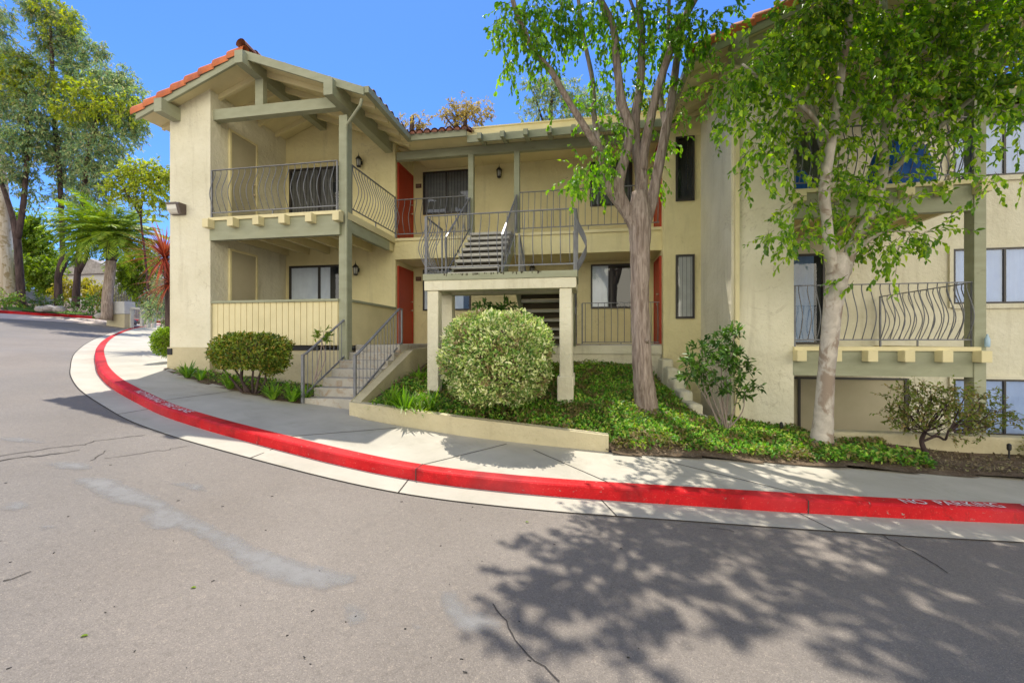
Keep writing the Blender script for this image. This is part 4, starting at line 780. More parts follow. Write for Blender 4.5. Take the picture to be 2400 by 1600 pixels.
# ================================================================ NEAR TREES
def tree_near():
    Tn=empty('broadleaf_tree',tuple(at(1515,955,7.4)),'multi stemmed broadleaf tree with grey furrowed bark in the ground cover bed','tree')
    d=7.4; m=MB()
    def br(L,mb): chain([at(x,y,dd) for x,y,dd,r in L],[r for *_,r in L],5,12,mb,.10)
    br([(1522,985,7.35,.24),(1515,950,d,.205),(1508,890,d,.175),(1503,800,d,.16),(1500,700,d,.155),(1500,620,d,.165),(1500,560,d,.18),(1499,500,d,.19),(1499,450,d,.13)],m)
    m.tube([at(1515,800,7.28),at(1518,795,7.2)],[.05,.02],8)
    br([(1493,540,d,.11),(1470,500,d,.10),(1445,465,d,.10),(1425,435,d,.09),(1415,400,d,.075),(1408,355,7.3,.066),(1388,325,7.2,.062),(1362,285,7.1,.056),(1325,225,7.0,.05),(1290,165,6.9,.046),(1250,120,6.8,.043),(1230,75,6.7,.04),(1207,20,6.6,.037),(1190,-60,6.4,.03),(1170,-200,6.2,.018)],m)
    br([(1490,530,d,.12),(1462,480,d,.105),(1449,440,7.35,.10),(1460,385,7.3,.09),(1472,340,7.3,.085),(1478,303,7.3,.09),(1458,242,7.3,.075),(1447,160,7.3,.068),(1437,64,7.3,.06),(1405,-5,7.3,.055),(1380,-100,7.3,.045),(1350,-300,7.2,.03)],m)
    br([(1500,500,d,.13),(1503,420,7.45,.105),(1492,350,7.5,.09),(1488,287,7.5,.085),(1500,200,7.5,.07),(1504,96,7.5,.065),(1498,0,7.5,.06),(1500,-120,7.5,.045),(1510,-320,7.5,.03)],m)
    br([(1505,400,7.45,.09),(1510,350,7.4,.085),(1523,287,7.3,.075),(1542,207,7.25,.066),(1574,112,7.2,.06),(1600,50,7.1,.055),(1628,0,7.0,.05),(1670,-90,6.9,.04),(1730,-250,6.7,.025)],m)
    br([(1508,530,7.45,.11),(1526,478,7.5,.10),(1545,383,7.5,.085),(1561,303,7.5,.08),(1573,240,7.55,.07),(1593,96,7.6,.06),(1612,20,7.6,.055),(1625,-60,7.6,.045),(1640,-250,7.6,.03)],m)
    br([(1562,300,7.55,.055),(1553,262,7.7,.05),(1550,220,7.8,.045),(1560,150,7.9,.04),(1566,60,8.0,.035),(1570,-60,8,.03)],m)
    br([(1478,330,7.5,.06),(1455,270,7.9,.05),(1448,230,8.1,.045),(1452,170,8.2,.04)],m)
    br([(1440,440,7.7,.06),(1405,330,8.0,.052),(1392,271,8.1,.05),(1389,191,8.2,.045),(1373,112,8.3,.04),(1360,38,8.3,.036),(1350,-60,8.3,.03)],m)
    br([(1478,64,7.5,.04),(1490,40,7.5,.03),(1465,-30,7.4,.02)],m)
    m.build('trunk',M['bark'],Tn,True)
    Ls=[];Tw=[]
    def cl(x,y,rx,ry,d,nt,L=.085,depth=.45,nl=9,tl=.34):
        k=d/1000; c=at(x,y,d); a,b=twig_cluster(c,(rx*k*.95,depth,ry*k*.95),nt,nl,tl,L,L*.62,.45,.5,.9,.2,.5,.004); Ls.append(a);Tw.extend(b)
    for q in [(1375,405,42,24,7.1,26),(1418,400,28,26,7.2,20),(1440,320,24,34,7.2,14),(1335,432,34,7,7.0,7),(1418,350,18,34,7.5,12),(1392,372,20,12,7.3,7),
        (1205,40,40,40,6.7,34),(1255,60,45,42,6.8,40),(1300,30,38,34,6.9,28),(1240,120,45,20,6.8,14),(1190,115,26,22,6.7,8),(1290,115,20,26,7,8),(1340,35,40,30,7.3,26),(1378,60,30,35,7.7,22),(1200,150,24,16,6.6,7),(1300,85,22,30,7,10),
        (1420,75,34,35,7.5,24),(1460,60,30,50,7.3,26),(1395,170,22,40,7.9,14),(1420,240,26,26,7.9,10),(1370,250,20,20,8,6),(1540,60,45,45,7.3,40),(1585,85,38,34,7.2,34),(1635,75,38,28,7.0,28),(1668,60,24,28,6.9,14),(1610,30,40,25,7.1,26),(1520,110,28,30,7.5,16),(1540,160,20,18,7.4,7),(1470,130,22,30,7.6,12),
        (1478,195,20,40,7.7,12),(1500,250,16,40,7.7,10),(1530,290,14,30,7.6,8),(1558,330,14,30,7.7,9),(1585,250,14,30,7.7,7),(1540,400,16,30,7.8,8),(1600,210,16,26,7.7,6),(1430,300,24,24,7.7,14),(1300,245,30,14,7.4,6),(1700,20,30,22,6.8,12),(1180,70,22,20,6.7,8),(1410,20,50,24,7.4,22),(1500,20,50,22,7.4,22),(1275,10,60,18,6.8,22)]: cl(*q)
    # crown above the picture
    for q in range(62):
        while True:
            p=np.array((1.5,6.6,7.4))+in_ball(1)[0]*np.array((3.6,2.9,2.6))
            dd=-p[0]*ST+p[1]*CT
            if p[2]>.8*dd+.95 and dd>3: break
        a,b=twig_cluster(p,(.5,.5,.4),46,9,.36,.125,.085,.4,.5,.8,.2,.5,.004); Ls.append(a);Tw.extend(b)
    foliage('crown',np.concatenate(Ls),[M['leaf_a'],M['twig']],Tn,Tw)
tree_near()
def tree_right():
    Tn=empty('pale_barked_tree',tuple(at(1926,1030,6.5)),'pale barked tree forking low in front of the right balcony, full of glossy leaves','tree')
    m=MB(); d=6.5
    def br(L,mb=m): chain([at(x,y,dd) for x,y,dd,r in L],[r for *_,r in L],5,12,mb,.05)
    br([(1922,1060,6.5,.20),(1926,1025,6.5,.155),(1930,975,6.5,.13),(1936,880,6.5,.112),(1944,800,6.5,.118),(1952,720,6.5,.125),(1960,665,6.5,.14),(1966,625,6.5,.15),(1968,595,6.5,.09)])
    br([(1955,640,6.5,.10),(1946,600,6.5,.082),(1938,520,6.5,.072),(1932,440,6.45,.075),(1944,360,6.4,.066),(1955,300,6.35,.06),(1963,235,6.3,.055),(1975,150,6.2,.05),(1990,40,6.1,.045),(2000,-100,6,.035)])
    br([(1975,640,6.55,.11),(1993,590,6.6,.085),(2032,516,6.65,.08),(2060,450,6.65,.07),(2070,400,6.65,.065),(2074,306,6.65,.062),(2082,191,6.6,.055),(2075,80,6.5,.05),(2070,0,6.5,.045),(2060,-120,6.4,.035)])
    br([(1935,450,6.4,.04),(1925,330,6.8,.04),(1905,260,7,.035),(1880,160,7,.028),(1850,60,6.9,.02)])
    br([(2060,440,6.7,.05),(2130,360,6.6,.04),(2200,300,6.4,.035),(2290,220,6.2,.03),(2380,150,6,.025),(2480,80,5.8,.02)])
    br([(1950,330,6.4,.035),(1880,250,6.2,.03),(1800,200,6.0,.024),(1740,150,5.9,.016)]); br([(2080,200,6.6,.035),(2160,120,6.3,.03),(2260,20,6.1,.025),(2340,-80,6,.02)]); br([(1990,40,6.1,.03),(1940,-40,6,.025),(1860,-120,5.9,.02)]); br([(1990,600,6.6,.04),(2040,560,6.5,.03),(2090,540,6.4,.02),(2150,545,6.3,.012)])
    m.build('trunk',M['bark_pale'],Tn,True)
    Ls=[];Tw=[]
    def cl(x,y,rx,ry,d,nt,L=.098,depth=.4,nl=10,tl=.36):
        k=d/1000; a,b=twig_cluster(at(x,y,d),(rx*k*.95,depth,ry*k*.95),nt,nl,tl,L,L*.52,.35,.45,.6,.18,.5,.0035); Ls.append(a);Tw.extend(b)
    for q in [(1745,165,45,35,6.0,26),(1840,105,55,50,6.0,50),(1890,40,50,60,6.1,50),(1930,40,70,60,6.2,60),(2010,40,70,60,6.3,60),(2100,40,70,60,6.3,60),(2190,40,70,60,6.2,60),(2290,40,80,60,6.1,60),(2380,50,70,60,6.0,50),
        (1690,200,40,45,6.0,20),(1740,190,55,50,6.0,36),(1810,160,60,60,6.1,50),(1880,150,60,60,6.2,50),(1960,150,60,55,6.3,44),(2040,150,60,60,6.4,50),(2120,150,70,60,6.3,54),(2210,150,70,60,6.2,54),(2300,150,70,60,6.1,54),(2385,160,60,60,6.0,44),
        (1690,270,35,30,6.1,9),(1750,280,55,40,6.1,20),(1820,260,60,45,6.2,34),(1900,250,55,45,6.4,34),(2010,240,60,45,6.5,34),(2100,240,60,45,6.4,40),(2190,230,60,50,6.3,38),(2290,240,60,50,6.2,38),(2380,250,50,50,6.1,26),
        (1780,340,45,40,6.1,16),(1850,330,45,35,6.3,16),(1900,330,35,30,6.5,14),(2000,320,45,40,6.5,18),(2110,320,50,40,6.4,20),(2200,320,45,35,6.3,14),(2280,320,45,35,6.2,12),(2370,320,45,35,6.1,11),
        (1770,400,30,30,6.2,9),(1850,400,40,30,6.3,12),(1990,400,55,35,6.6,24),(2080,400,55,35,6.5,22),(2160,420,45,30,6.4,14),(2270,400,25,25,6.3,5),(2365,400,25,35,6.1,7),
        (1890,470,40,30,6.5,12),(1990,470,50,40,6.6,26),(2060,480,45,35,6.5,20),(1830,540,35,22,6.3,10),(1880,560,45,28,6.4,18),(2000,540,40,30,6.7,18),(2070,560,50,30,6.4,22),(2140,550,45,22,6.3,12),(2200,540,30,15,6.3,5),(2090,620,16,20,6.3,3),(1985,650,12,14,6.4,3)]: cl(*q[:5],int(q[5]*(.80 if q[1]>90 and q[1]<430 else 1.1)))
    for q in range(58):
        while True:
            p=np.array((4.7,5.9,6.4))+in_ball(1)[0]*np.array((3.3,2.8,2.2)); dd=-p[0]*ST+p[1]*CT
            if p[2]>.8*dd+.85 and dd>2.5: break
        a,b=twig_cluster(p,(.5,.5,.4),46,9,.36,.125,.075,.35,.45,.6,.2,.5,.0035); Ls.append(a);Tw.extend(b)
    foliage('crown',np.concatenate(Ls),[M['leaf_b'],M['twig']],Tn,Tw)
tree_right()
# a street tree standing behind the camera to the right: only its shade falls into the picture
def tree_behind():
    Tn=empty('shade_tree',(4.5,.2,-1.95),'dark leafy street tree beyond the right edge of the view','tree')
    m=MB(); chain([(4.5,.2,-2.0),(4.45,.3,0),(4.3,.5,2),(4.1,.8,3.6),(3.8,1.2,5)],[.2,.17,.15,.11,.05],5,12,m,.06); chain([(4.35,.4,1.6),(3.6,1.2,3),(2.8,1.9,4.2)],[.1,.08,.04],4,8,m); chain([(4.4,.4,1.8),(5.2,1.6,3.2),(5.4,2.8,4.5)],[.1,.08,.04],4,8,m); m.build('trunk',M['bark'],Tn,True)
    Ls=[];Tw=[]
    for q in range(52):
        while True:
            p=np.array((3.9,2.4,5.6))+in_ball(1)[0]*np.array((3.0,2.3,1.5)); dd=-p[0]*ST+p[1]*CT
            if p[2]>.95*max(dd,0)+.9: break
        a,b=twig_cluster(p,(.5,.5,.4),46,9,.36,.13,.08,.35,.45,.6,.2,.5,.0035); Ls.append(a);Tw.extend(b)
    foliage('crown',np.concatenate(Ls),[M['leaf_b'],M['twig']],Tn,Tw)
tree_behind()
# ================================================================ SHRUBS
def bush(name,c,rad,mat,label,n,L,Wr=.5,shell=.78,flat=.0,group=None,stems=None,zmin=-1,core=True,lump=.035):
    o=empty(name,(c[0],c[1],c[2]-rad[2]),label,'shrub',group); q=rand_dir(n); rr=shell+(1-shell)*RNG.random(n)
    bumpy=1+.07*np.sin(q[:,0]*9+1)*np.sin(q[:,1]*8)*np.sin(q[:,2]*7+2)+lump*(np.sin(q[:,0]*4.3+.7)*np.sin(q[:,2]*3.9+2.1)+.6*np.sin(q[:,0]*12+q[:,2]*10))+.05*RNG.random(n)**6; pw_=2.6   # slightly boxy clipped shape
    k=(np.abs(q)**pw_).sum(1)**(-1/pw_); q2=q*k[:,None]; P=np.array(c)+q2*np.array(rad)*(rr*bumpy)[:,None]; keep=P[:,2]>c[2]+rad[2]*zmin; P=P[keep];q=q[keep];m_=len(P)
    D=unit(q*.7+rand_dir(m_)*.8+np.array([0,0,.25])); N=unit(q+rand_dir(m_)*.6); s=.6+.7*RNG.random(m_)
    foliage('foliage',leaf_geo(P,D,N,L*s,L*Wr*s),[M[mat],M['twig']],o,None)
    if stems:
        mb=MB()
        for (a,b,r) in stems: chain([a,(np.array(a)+np.array(b))/2+RNG.normal(size=3)*.04,b],[r,r*.8,r*.5],3,6,mb)
        mb.build('stem',M['bark_dark'],o,True)
    if core:
        mb=MB(); nu=12
        for j in range(9):
            for i in range(nu):
                v=-math.pi/2+math.pi*j/8; a=2*math.pi*i/nu; qq=np.array((math.cos(v)*math.cos(a),math.cos(v)*math.sin(a),math.sin(v))); kk=(np.abs(qq)**2.6).sum()**(-1/2.6); p=np.array(c)+qq*kk*np.array(rad)*(shell-.08); mb.v.append((p[0],p[1],max(p[2],c[2]+rad[2]*zmin)))
        for j in range(8):
            for i in range(nu): mb.f.append((j*nu+i,j*nu+(i+1)%nu,(j+1)*nu+(i+1)%nu,(j+1)*nu+i))
        mb.m=[0]*len(mb.f); mb.build('inner_growth',M['twig'],o,True)
    return o
c=at(1166,838,6.75); bush('round_bush',(c[0],c[1],c[2]),(.86,.80,.72),'leaf_bush','big round clipped bush with cream variegated leaves in front of the stair landing',22000,.064,.42,.72,lump=.03)
c=at(602,830,8.25); g=float(G(c[0],c[1]))
bush('clipped_hedge',(c[0],c[1]-.15,c[2]+.02),(.80,.42,.38),'leaf_hedge','dark clipped mushroom shaped shrub in front of the wooden patio fence',9000,.062,.42,.62,stems=[((c[0]+.05*i,c[1]-.15,g-.02),(c[0]+.16*i-.1,c[1]-.15+.1*((i%3)-1),c[2]-.2),.028) for i in (-3,-2,-1,0,1,2,3)],zmin=-.72)
c=at(640,858,8.0); bush('hedge_skirt',(c[0],c[1],c[2]),(.22,.2,.18),'leaf_hedge','small low shoot of hedge under the mushroom shaped shrub, nearer the steps',900,.06,.42,.3,core=False)
c=at(402,800,10.6); bush('sliver_hedge',(c[0]+.0,c[1],c[2]-.02),(.13,.5,.36),'leaf_lime','bright green hedge edge beside the left end wall by the sidewalk',4500,.055,.42,.6)
c=at(750,795,7.95); 
def sparse(name,base,tops,mat,label,n,L,tl,bark='twig_grey',rad=.012,cl=.14,nl=8,wr=.42):
    o=empty(name,tuple(base),label,'shrub'); mb=MB(); Ls=[];Tw=[]
    for t in tops:
        t=np.array(t); mid=(np.array(base)+t)/2+RNG.normal(size=3)*.05; chain([base+RNG.normal(size=3)*np.array((.03,.03,0)),mid,t],[rad*1.6,rad,rad*.5],4,6,mb,.1)
        a,b=twig_cluster(t,(cl,cl,cl*.8),n,nl,tl,L,L*wr,-.05,.5,.1,.15,.5,.003); Ls.append(a);Tw.extend(b)
    mb.build('stem',M[bark],o,True); foliage('foliage',np.concatenate(Ls),[M[mat],M['twig']],o,Tw)
b0=at(738,895,7.75); sparse('young_plant',b0,[at(752,790,7.75),at(760,775,7.75)],'leaf_lime','young leafy plant growing through the left handrail of the steps',7,.08,.12,'twig_grey',.01,.05)
b0=at(1700,1000,7.0); b0[2]=float(bed_right(b0[0],b0[1]))-.02
sparse('glossy_shrub',b0,[at(1630,850,7.0),at(1640,820,7.1),at(1665,860,7.0),at(1690,800,7.1),at(1715,830,6.9),at(1735,870,7.0),at(1745,910,6.9),at(1680,905,7.0),at(1720,790,7.2),at(1612,870,7.1),at(1700,850,7.2)],'leaf_rhodo','tall leggy shrub with dark glossy leaves in front of the right end wall',12,.115,.16,'twig_grey',.010,.12,9,.38)
def twisted():
    b0=at(2172,1056,6.35); b0[2]=float(bed_right(b0[0],b0[1]))-.02
    o=empty('twisted_shrub',tuple(b0),'sparse twisted shrub with bare crooked branches in front of the long low wall','shrub'); mb=MB(); Ls=[];Tw=[]
    f1=at(2160,1035,6.35); f2=at(2168,1012,6.3); chain([b0,f1,f2],[.035,.03,.026],4,8,mb,.15)
    chain([f1,at(2195,1022,6.3),at(2215,1030,6.25),at(2222,1010,6.2)],[.02,.018,.015,.012],4,6,mb,.15)
    tips=[(2100,930,6.3),(2125,915,6.35),(2150,910,6.3),(2115,955,6.2),(2180,915,6.4),(2210,925,6.3),(2150,950,6.1),(2190,960,6.15),(2235,935,6.25),(2265,925,6.3),(2295,940,6.25),(2325,955,6.2),(2350,965,6.15),(2330,990,6.2),(2250,965,6.3),(2280,985,6.2),(2090,975,6.3),(2370,985,6.1),(2220,1000,6.2),(2140,985,6.3),(2205,940,6.5),(2310,920,6.4),(2240,905,6.4),(2165,935,6.5),(2125,985,6.25),(2300,1010,6.1)]
    for x,y,d in tips:
        t=at(x,y,d); s_=f2 if x<2260 else at(2222,1010,6.2); m1=s_+(t-s_)*.35+RNG.normal(size=3)*.05; m2=s_+(t-s_)*.7+RNG.normal(size=3)*.05
        chain([s_,m1,m2,t],[.013,.010,.007,.004],4,5,mb,.1)
        for w in range(2):
            e=m2+unit(rand_dir(1))[0]*.14; Tw.append((m2,e,.004)); a_,b_=twig_cluster(e,(.06,.06,.05),3,7,.1,.05,.026,0,.5,.1,.15,.5,.002); Ls.append(a_);Tw.extend(b_)
        a_,b_=twig_cluster(t,(.13,.13,.07),13,7,.13,.05,.026,0,.5,.1,.15,.5,.002); Ls.append(a_);Tw.extend(b_)
    mb.build('stem',M['bark_dark'],o,True); foliage('foliage',np.concatenate(Ls),[M['leaf_mag'],M['twig']],o,Tw)
twisted()
c=at(1160,735,8.2); sparse('leafy_plant',np.array((c[0],c[1],-.6)),[at(1135,722,8.3),at(1160,728,8.3),at(1185,720,8.3),at(1175,735,8.3)],'leaf_rhodo','dark leafy plant showing above the round bush under the landing',10,.12,.12,'twig_grey',.01,.1)
def lily(px,d,label,n=46,L=.42,mat='leaf_lily',bedf=None,group='strap leaved lily clumps'):
    c=col_at(px,d); c[2]=float(bedf(c[0],c[1])) if bedf else float(G(c[0],c[1]))+.02
    o=empty('lily_clump',tuple(c),label,'plant',group); V=[];F=[]; mb=MB()
    for i in range(n):
        a=RNG.random()*6.283; ln=L*(.6+.6*RNG.random()); lean=.25+.75*RNG.random(); w=.013+.008*RNG.random(); b=c+np.array((math.cos(a),math.sin(a),0))*.05*RNG.random(); dr=np.array((math.cos(a),math.sin(a),0)); sd=np.array((-math.sin(a),math.cos(a),0)); k=6; P=[]
        for q in range(k+1):
            t=q/k; p=b+dr*ln*lean*t+np.array((0,0,ln*(t*1.15-lean*.95*t*t))); ww=w*(1-t**2.2)+.001; P+=[p-sd*ww,p+sd*ww]
        mb.add(P,[(2*q,2*q+1,2*q+3,2*q+2) for q in range(k)])
    mb.build('blades',M[mat],o,True)
lily(440,8.85,'green strap leaved lily clump at the foot of the left end wall'); lily(470,8.7,'small lily clump just right of the first clump by the left end wall',26,.3); lily(540,8.25,'green lily clump below the left side of the mushroom shaped shrub')
lily(640,7.75,'green lily clump on bare soil right of the mushroom shaped shrub'); lily(685,7.72,'green lily clump against the foot of the left handrail'); lily(715,7.9,'lily clump growing behind the left handrail of the steps',30,.4)
lily(922,7.35,'green lily clump against the right side of the cheek wall',50,.5,bedf=bed_right); lily(950,7.05,'tall bright green lily clump between the cheek wall and the round bush',80,.6,bedf=bed_right); lily(985,6.92,'yellow green lily clump hanging over the planter wall',70,.42,'leaf_lime',bed_right); lily(1010,7.2,'lily clump tucked behind the left side of the round bush',50,.55,bedf=bed_right)
lily(985,8.9,'small dark leafy clump beside the top of the cheek wall near the red door',40,.42,bedf=bed_right); lily(880,7.22,'short lily tuft leaning over the cheek wall by the bottom step',16,.25,bedf=bed_right)
# ground cover
def cover(name,poly,n,L,mat,label,hgt=.13,dens=None,zf=bed_right):
    P=[]; lo=poly.min(0);hi=poly.max(0)
    while len(P)<n:
        q=lo+(hi-lo)*RNG.random((n,2)); q=q[inside(q,poly)]
        if dens is not None: q=q[RNG.random(len(q))<dens(q)]
        P+=q.tolist()
    P=np.array(P[:n]); hm=.5+.5*np.sin(P[:,0]*4.1+1)*np.sin(P[:,1]*3.7); hgt_=hgt*(.35+.65*hm); z=zf(P[:,0],P[:,1])+hgt_*RNG.random(n)**.6
    P3=np.column_stack([P,z]); D=unit(rand_dir(n)+np.array([0,0,.35])); N=unit(rand_dir(n)*.55+np.array([0,-.2,1.])); s=.6+.8*RNG.random(n)
    o=foliage(name,leaf_geo(P3,D,N,L*s,L*.6*s),[M[mat],M['twig']],None,None); tag(o,label,'ground cover',kind='stuff')
CP=np.array([(-3.70,6.85),(-2.0,6.52),(.30,6.36),(.42,6.22),(.75,6.26),(2.34,6.40),(3.9,6.52),(4.6,6.62),(4.75,6.95),(4.3,7.2),(4.6,7.55),(3.65,7.55),(3.55,8.2),(2.5,8.2),(1.95,7.9),(1.65,9.0),(1.6,10.55),(-3.6,10.55)])
cover('ground_cover',CP,52000,.052,'leaf_ground','low green leafy ground cover filling the sloping bed',.15)
cover('soil_litter',np.array([(4.3,6.55),(5.8,6.7),(9.3,7.25),(9.3,7.58),(4.4,7.55)]),1500,.035,'leaf_litter','dry fallen leaves scattered on the bare soil at the right',.015)
cover('bed_weeds',np.array([(-9.2,8.15),(-7.6,7.5),(-5.6,7.05),(-5.2,7.1),(-5.2,8.3),(-9.2,8.2)]),1800,.05,'leaf_ground','thin weeds on the soil strip under the patio fence',.06,zf=lambda x,y:G(x,y)+.02)
c=col_at(2400,6.3); bush('corner_bush',(c[0]+.25,c[1],c[2]+.2),(.25,.2,.18),'leaf_ground','low leafy clump at the far right end of the bed',700,.05,.5,.3,core=False)
# litter on road
for k,(px,py) in enumerate(((1231,1224),(447,1379),(188,1494))):
    p=on_ground(px,py,-.15); o=foliage('fallen_leaf',leaf_geo(np.array([[p[0],p[1],p[2]+.008]]),np.array([[1.,.3*k,.1]]),np.array([[0,.2,1.]]),np.array([.035]),np.array([.022])),[M['leaf_lime'],M['twig']],None,None); tag(o,['single green leaf lying in the tree shade on the road','small yellow leaf on the sunlit road near the patch','yellow leaf lying on the road toward the lower left corner'][k],'leaf')
mb=MB()
for k in range(55):
    px,py=RNG.random()*1500,1060+RNG.random()*520; p=on_ground(px,py,-.15); r=(.0015+.003*RNG.random())*(1+max(0,math.hypot(p[0],p[1])-2)*.12); a=RNG.random()*3; ca,sa=math.cos(a),math.sin(a); l=r*(1+2*RNG.random())
    mb.bar((p[0]-ca*l,p[1]-sa*l,p[2]+.008),(p[0]+ca*l,p[1]+sa*l,p[2]+.006),r,.004)
tag(mb.build('road_debris',M['black']),'tiny dark twigs and pebbles scattered on the asphalt','debris',kind='stuff')
# ================================================================ BACKGROUND LEFT
def euc(name,base_px,d,trunk,blobs,label,mat='leaf_euc',bark_='bark_dark',group=None,L=.30,wr=.30,dens=1.0,extra=(),cat='tree'):
    b=col_at(base_px,d); o=empty(name,tuple(b),label,cat,group); m=MB()
    for tr in trunk: chain([at(x,y,dd) for x,y,dd,r in tr],[r for *_,r in tr],4,9,m,.08)
    if trunk: m.build('trunk',M[bark_],o,True)
    Ls=[];Tw=[]
    for (x,y,rx,ry,dd,*mm) in blobs:
        k=dd/1000; n=max(6,int(rx*ry*dens*.07)); a,bb=twig_cluster(at(x,y,dd),(rx*k*.82,max(rx,ry)*k*.6,ry*k*.8),n,10,.5*d/30,L*.85*d/30,L*.85*d/30*wr,.12,.45,.45,.1,.5,.012); Ls.append(a);Tw.extend(bb)
    if Ls: foliage('crown',np.concatenate(Ls),[M[mat],M['twig']],o,Tw)
GE='eucalyptus trees beyond the cross street'
euc('eucalyptus_tree',10,30,[[(8,712,30,.72),(6,620,30,.58),(2,480,30,.46),(-12,330,30,.4),(-40,100,30,.3)]],[(-10,60,50,50,31),(8,30,22,22,30),(25,130,30,22,30),(-20,180,60,60,31),(15,240,40,40,30)],'thick pale peeling eucalyptus trunk at the far left edge of the view','leaf_euc','bark_euc',GE)
euc('eucalyptus_tree',52,27.5,[[(52,722,27.5,.30),(49,690,27.5,.22),(45,620,27.5,.20),(40,560,27.5,.19),(30,510,27.5,.15),(18,470,27.5,.13),(0,420,27.5,.11),(-30,340,27.5,.09)],[(41,560,27.5,.17),(52,500,27.5,.15),(60,420,27.5,.13),(64,320,27.5,.11),(60,220,27.5,.1)]],
    [(40,150,55,45,27.5),(75,180,60,50,27.5),(25,235,50,50,27.5),(95,245,50,50,27.5),(60,310,55,55,27.5),(20,330,45,45,27),(55,400,40,36,27.5),(20,400,34,30,27.5),(90,350,45,40,28),(80,455,18,40,28)],'dark forked eucalyptus second from the left edge','leaf_euc','bark_dark',GE)
euc('eucalyptus_tree',140,28.5,[[(138,716,28.5,.24),(137,650,28.5,.19),(148,615,28.5,.24),(147,590,28.5,.15),(143,480,28.5,.14),(138,380,28.5,.13),(125,260,28.5,.12),(122,150,28.5,.12),(118,60,28.5,.06)]],
    [(80,10,40,24,29),(102,32,50,28,29),(140,60,38,30,29),(160,50,34,36,29),(120,95,40,26,29),(145,100,40,34,29),(165,140,40,36,29),(95,20,36,20,29),(200,110,40,24,29),(185,160,40,30,29),(225,125,30,24,29),(190,200,40,30,29),(150,225,60,50,29),(165,300,60,55,29),(130,340,50,50,29),(165,390,60,50,29),(160,450,34,50,29),(150,520,16,36,29),(100,110,24,34,29)],'tallest eucalyptus with yellow green tufts at its top','leaf_euc','bark_dark',GE)
euc('eucalyptus_tree',186,27,[[(177,722,27,.22),(181,650,27,.17),(186,590,27,.16),(192,500,27,.14),(200,420,27,.13),(215,330,27,.14),(240,240,27,.08)],[(184,640,27,.12),(204,590,27,.12),(206,480,27,.12)]],
    [(240,180,38,30,28),(255,205,50,44,28),(290,180,30,26,28),(310,215,30,30,28),(250,250,60,45,27.5),(300,285,44,36,27.5),(225,300,60,45,27.5),(280,330,48,34,27.5),(320,300,30,22,27.5),(215,360,60,45,27),(255,380,45,40,27),(215,430,50,50,27),(230,480,36,34,27),(300,240,44,28,27.5),(325,325,14,14,27.5)],'broad eucalyptus with grey green foliage reaching toward the tiled eave','leaf_euc','bark_dark',GE)
euc('yellow_green_tuft_tree',120,31,[],[(118,20,44,20,28.4),(165,50,30,26,28.4),(105,75,26,14,28.4),(35,160,40,40,27),(200,215,40,28,26.5),(15,200,26,46,26.8),(300,235,40,16,27),(290,265,60,26,26.8),(170,260,50,34,26.6),(60,150,30,20,27),(120,190,40,26,27),(230,255,60,26,26.8)],'sunlit yellow green young growth among the eucalyptus crowns','leaf_eucy','bark_dark',dens=.55)
euc('broadleaf_street_tree',330,22,[[(352,740,24,.06),(340,600,23,.05),(330,500,22,.045),(345,440,22,.04),(380,410,22,.03)],[(331,510,22,.04),(290,440,22,.05),(275,410,22,.03)]],[(350,400,50,22,22),(375,425,32,26,22),(340,440,45,24,22),(375,465,26,24,22),(330,470,40,16,22),(290,410,34,30,22),(275,450,32,26,22),(365,500,22,10,22),(390,400,20,26,22),(320,395,40,16,22)],'yellow green broadleaf tree touching the left edge of the building','leaf_eucy','bark_dark',L=.26,wr=.45)
def mass(name,px,d,blobs,mat,label,cat='shrub',L=.2,wr=.5,dens=1.6,group=None): euc(name,px,d,[],blobs,label,mat,'bark_dark',group,L,wr,dens,cat=cat)
mass('rounded_tree',75,38,[(75,560,36,50,38),(60,520,26,30,38),(92,600,26,40,38),(110,640,24,40,38)],'leaf_lime','rounded green tree between the two leftmost trunks','tree',.35,.4,1.8)
mass('lime_shrub',85,31,[(75,620,34,28,31),(100,640,34,34,31),(60,650,24,20,31),(112,670,24,24,31)],'leaf_lime','bright lime shrub behind the forked eucalyptus',L=.28)
mass('golden_shrub',160,30,[(160,672,28,20,30),(200,670,20,20,30),(150,690,20,16,30)],'leaf_gold','golden flowering shrub between the middle trunks',L=.25)
mass('golden_shrub',235,29,[(232,685,24,22,29),(225,700,20,16,29),(280,690,20,18,29),(262,705,24,16,29)],'leaf_gold','golden flowering shrub beside the palm trunk',L=.22)
mass('green_shrub',320,27,[(320,640,40,44,27),(340,680,26,30,27),(300,655,30,30,27),(330,600,30,26,27),(290,620,24,24,27)],'leaf_lime','leafy green tree right of the palm trunk','tree',.26,.4,1.6)
mass('olive_shrub',375,21,[(375,700,26,34,21),(385,660,20,30,21),(360,735,20,16,21),(395,740,20,20,21),(350,715,22,22,24)],'leaf_euc','grey green shrub below the red cordyline',L=.24,wr=.25)
mass('low_shrub',15,26,[(10,700,26,16,26),(40,705,20,12,26)],'leaf_ground','low dark green shrub at the foot of the pale trunk',L=.2)
mass('low_shrub',220,26.5,[(215,712,18,14,26.5),(228,724,24,12,26.5),(205,700,14,12,27)],'leaf_rhodo','low dark green shrub left of the palm base',L=.2)
mass('agave_clump',110,26.5,[(105,705,24,10,26.5),(85,712,16,8,26.5),(160,712,18,9,26.5)],'leaf_rhodo','low spiky plants between the eucalyptus trunks',L=.3,wr=.2)
mass('distant_tree',215,60,[(215,640,26,22,60),(150,620,30,24,60),(190,600,20,14,62),(300,640,50,26,62),(250,650,40,18,60),(40,640,40,26,60),(-60,620,60,60,60),(380,640,60,40,62)],'leaf_rhodo','distant dark trees beyond the golden shrubs','tree',.3,.4,1.3)
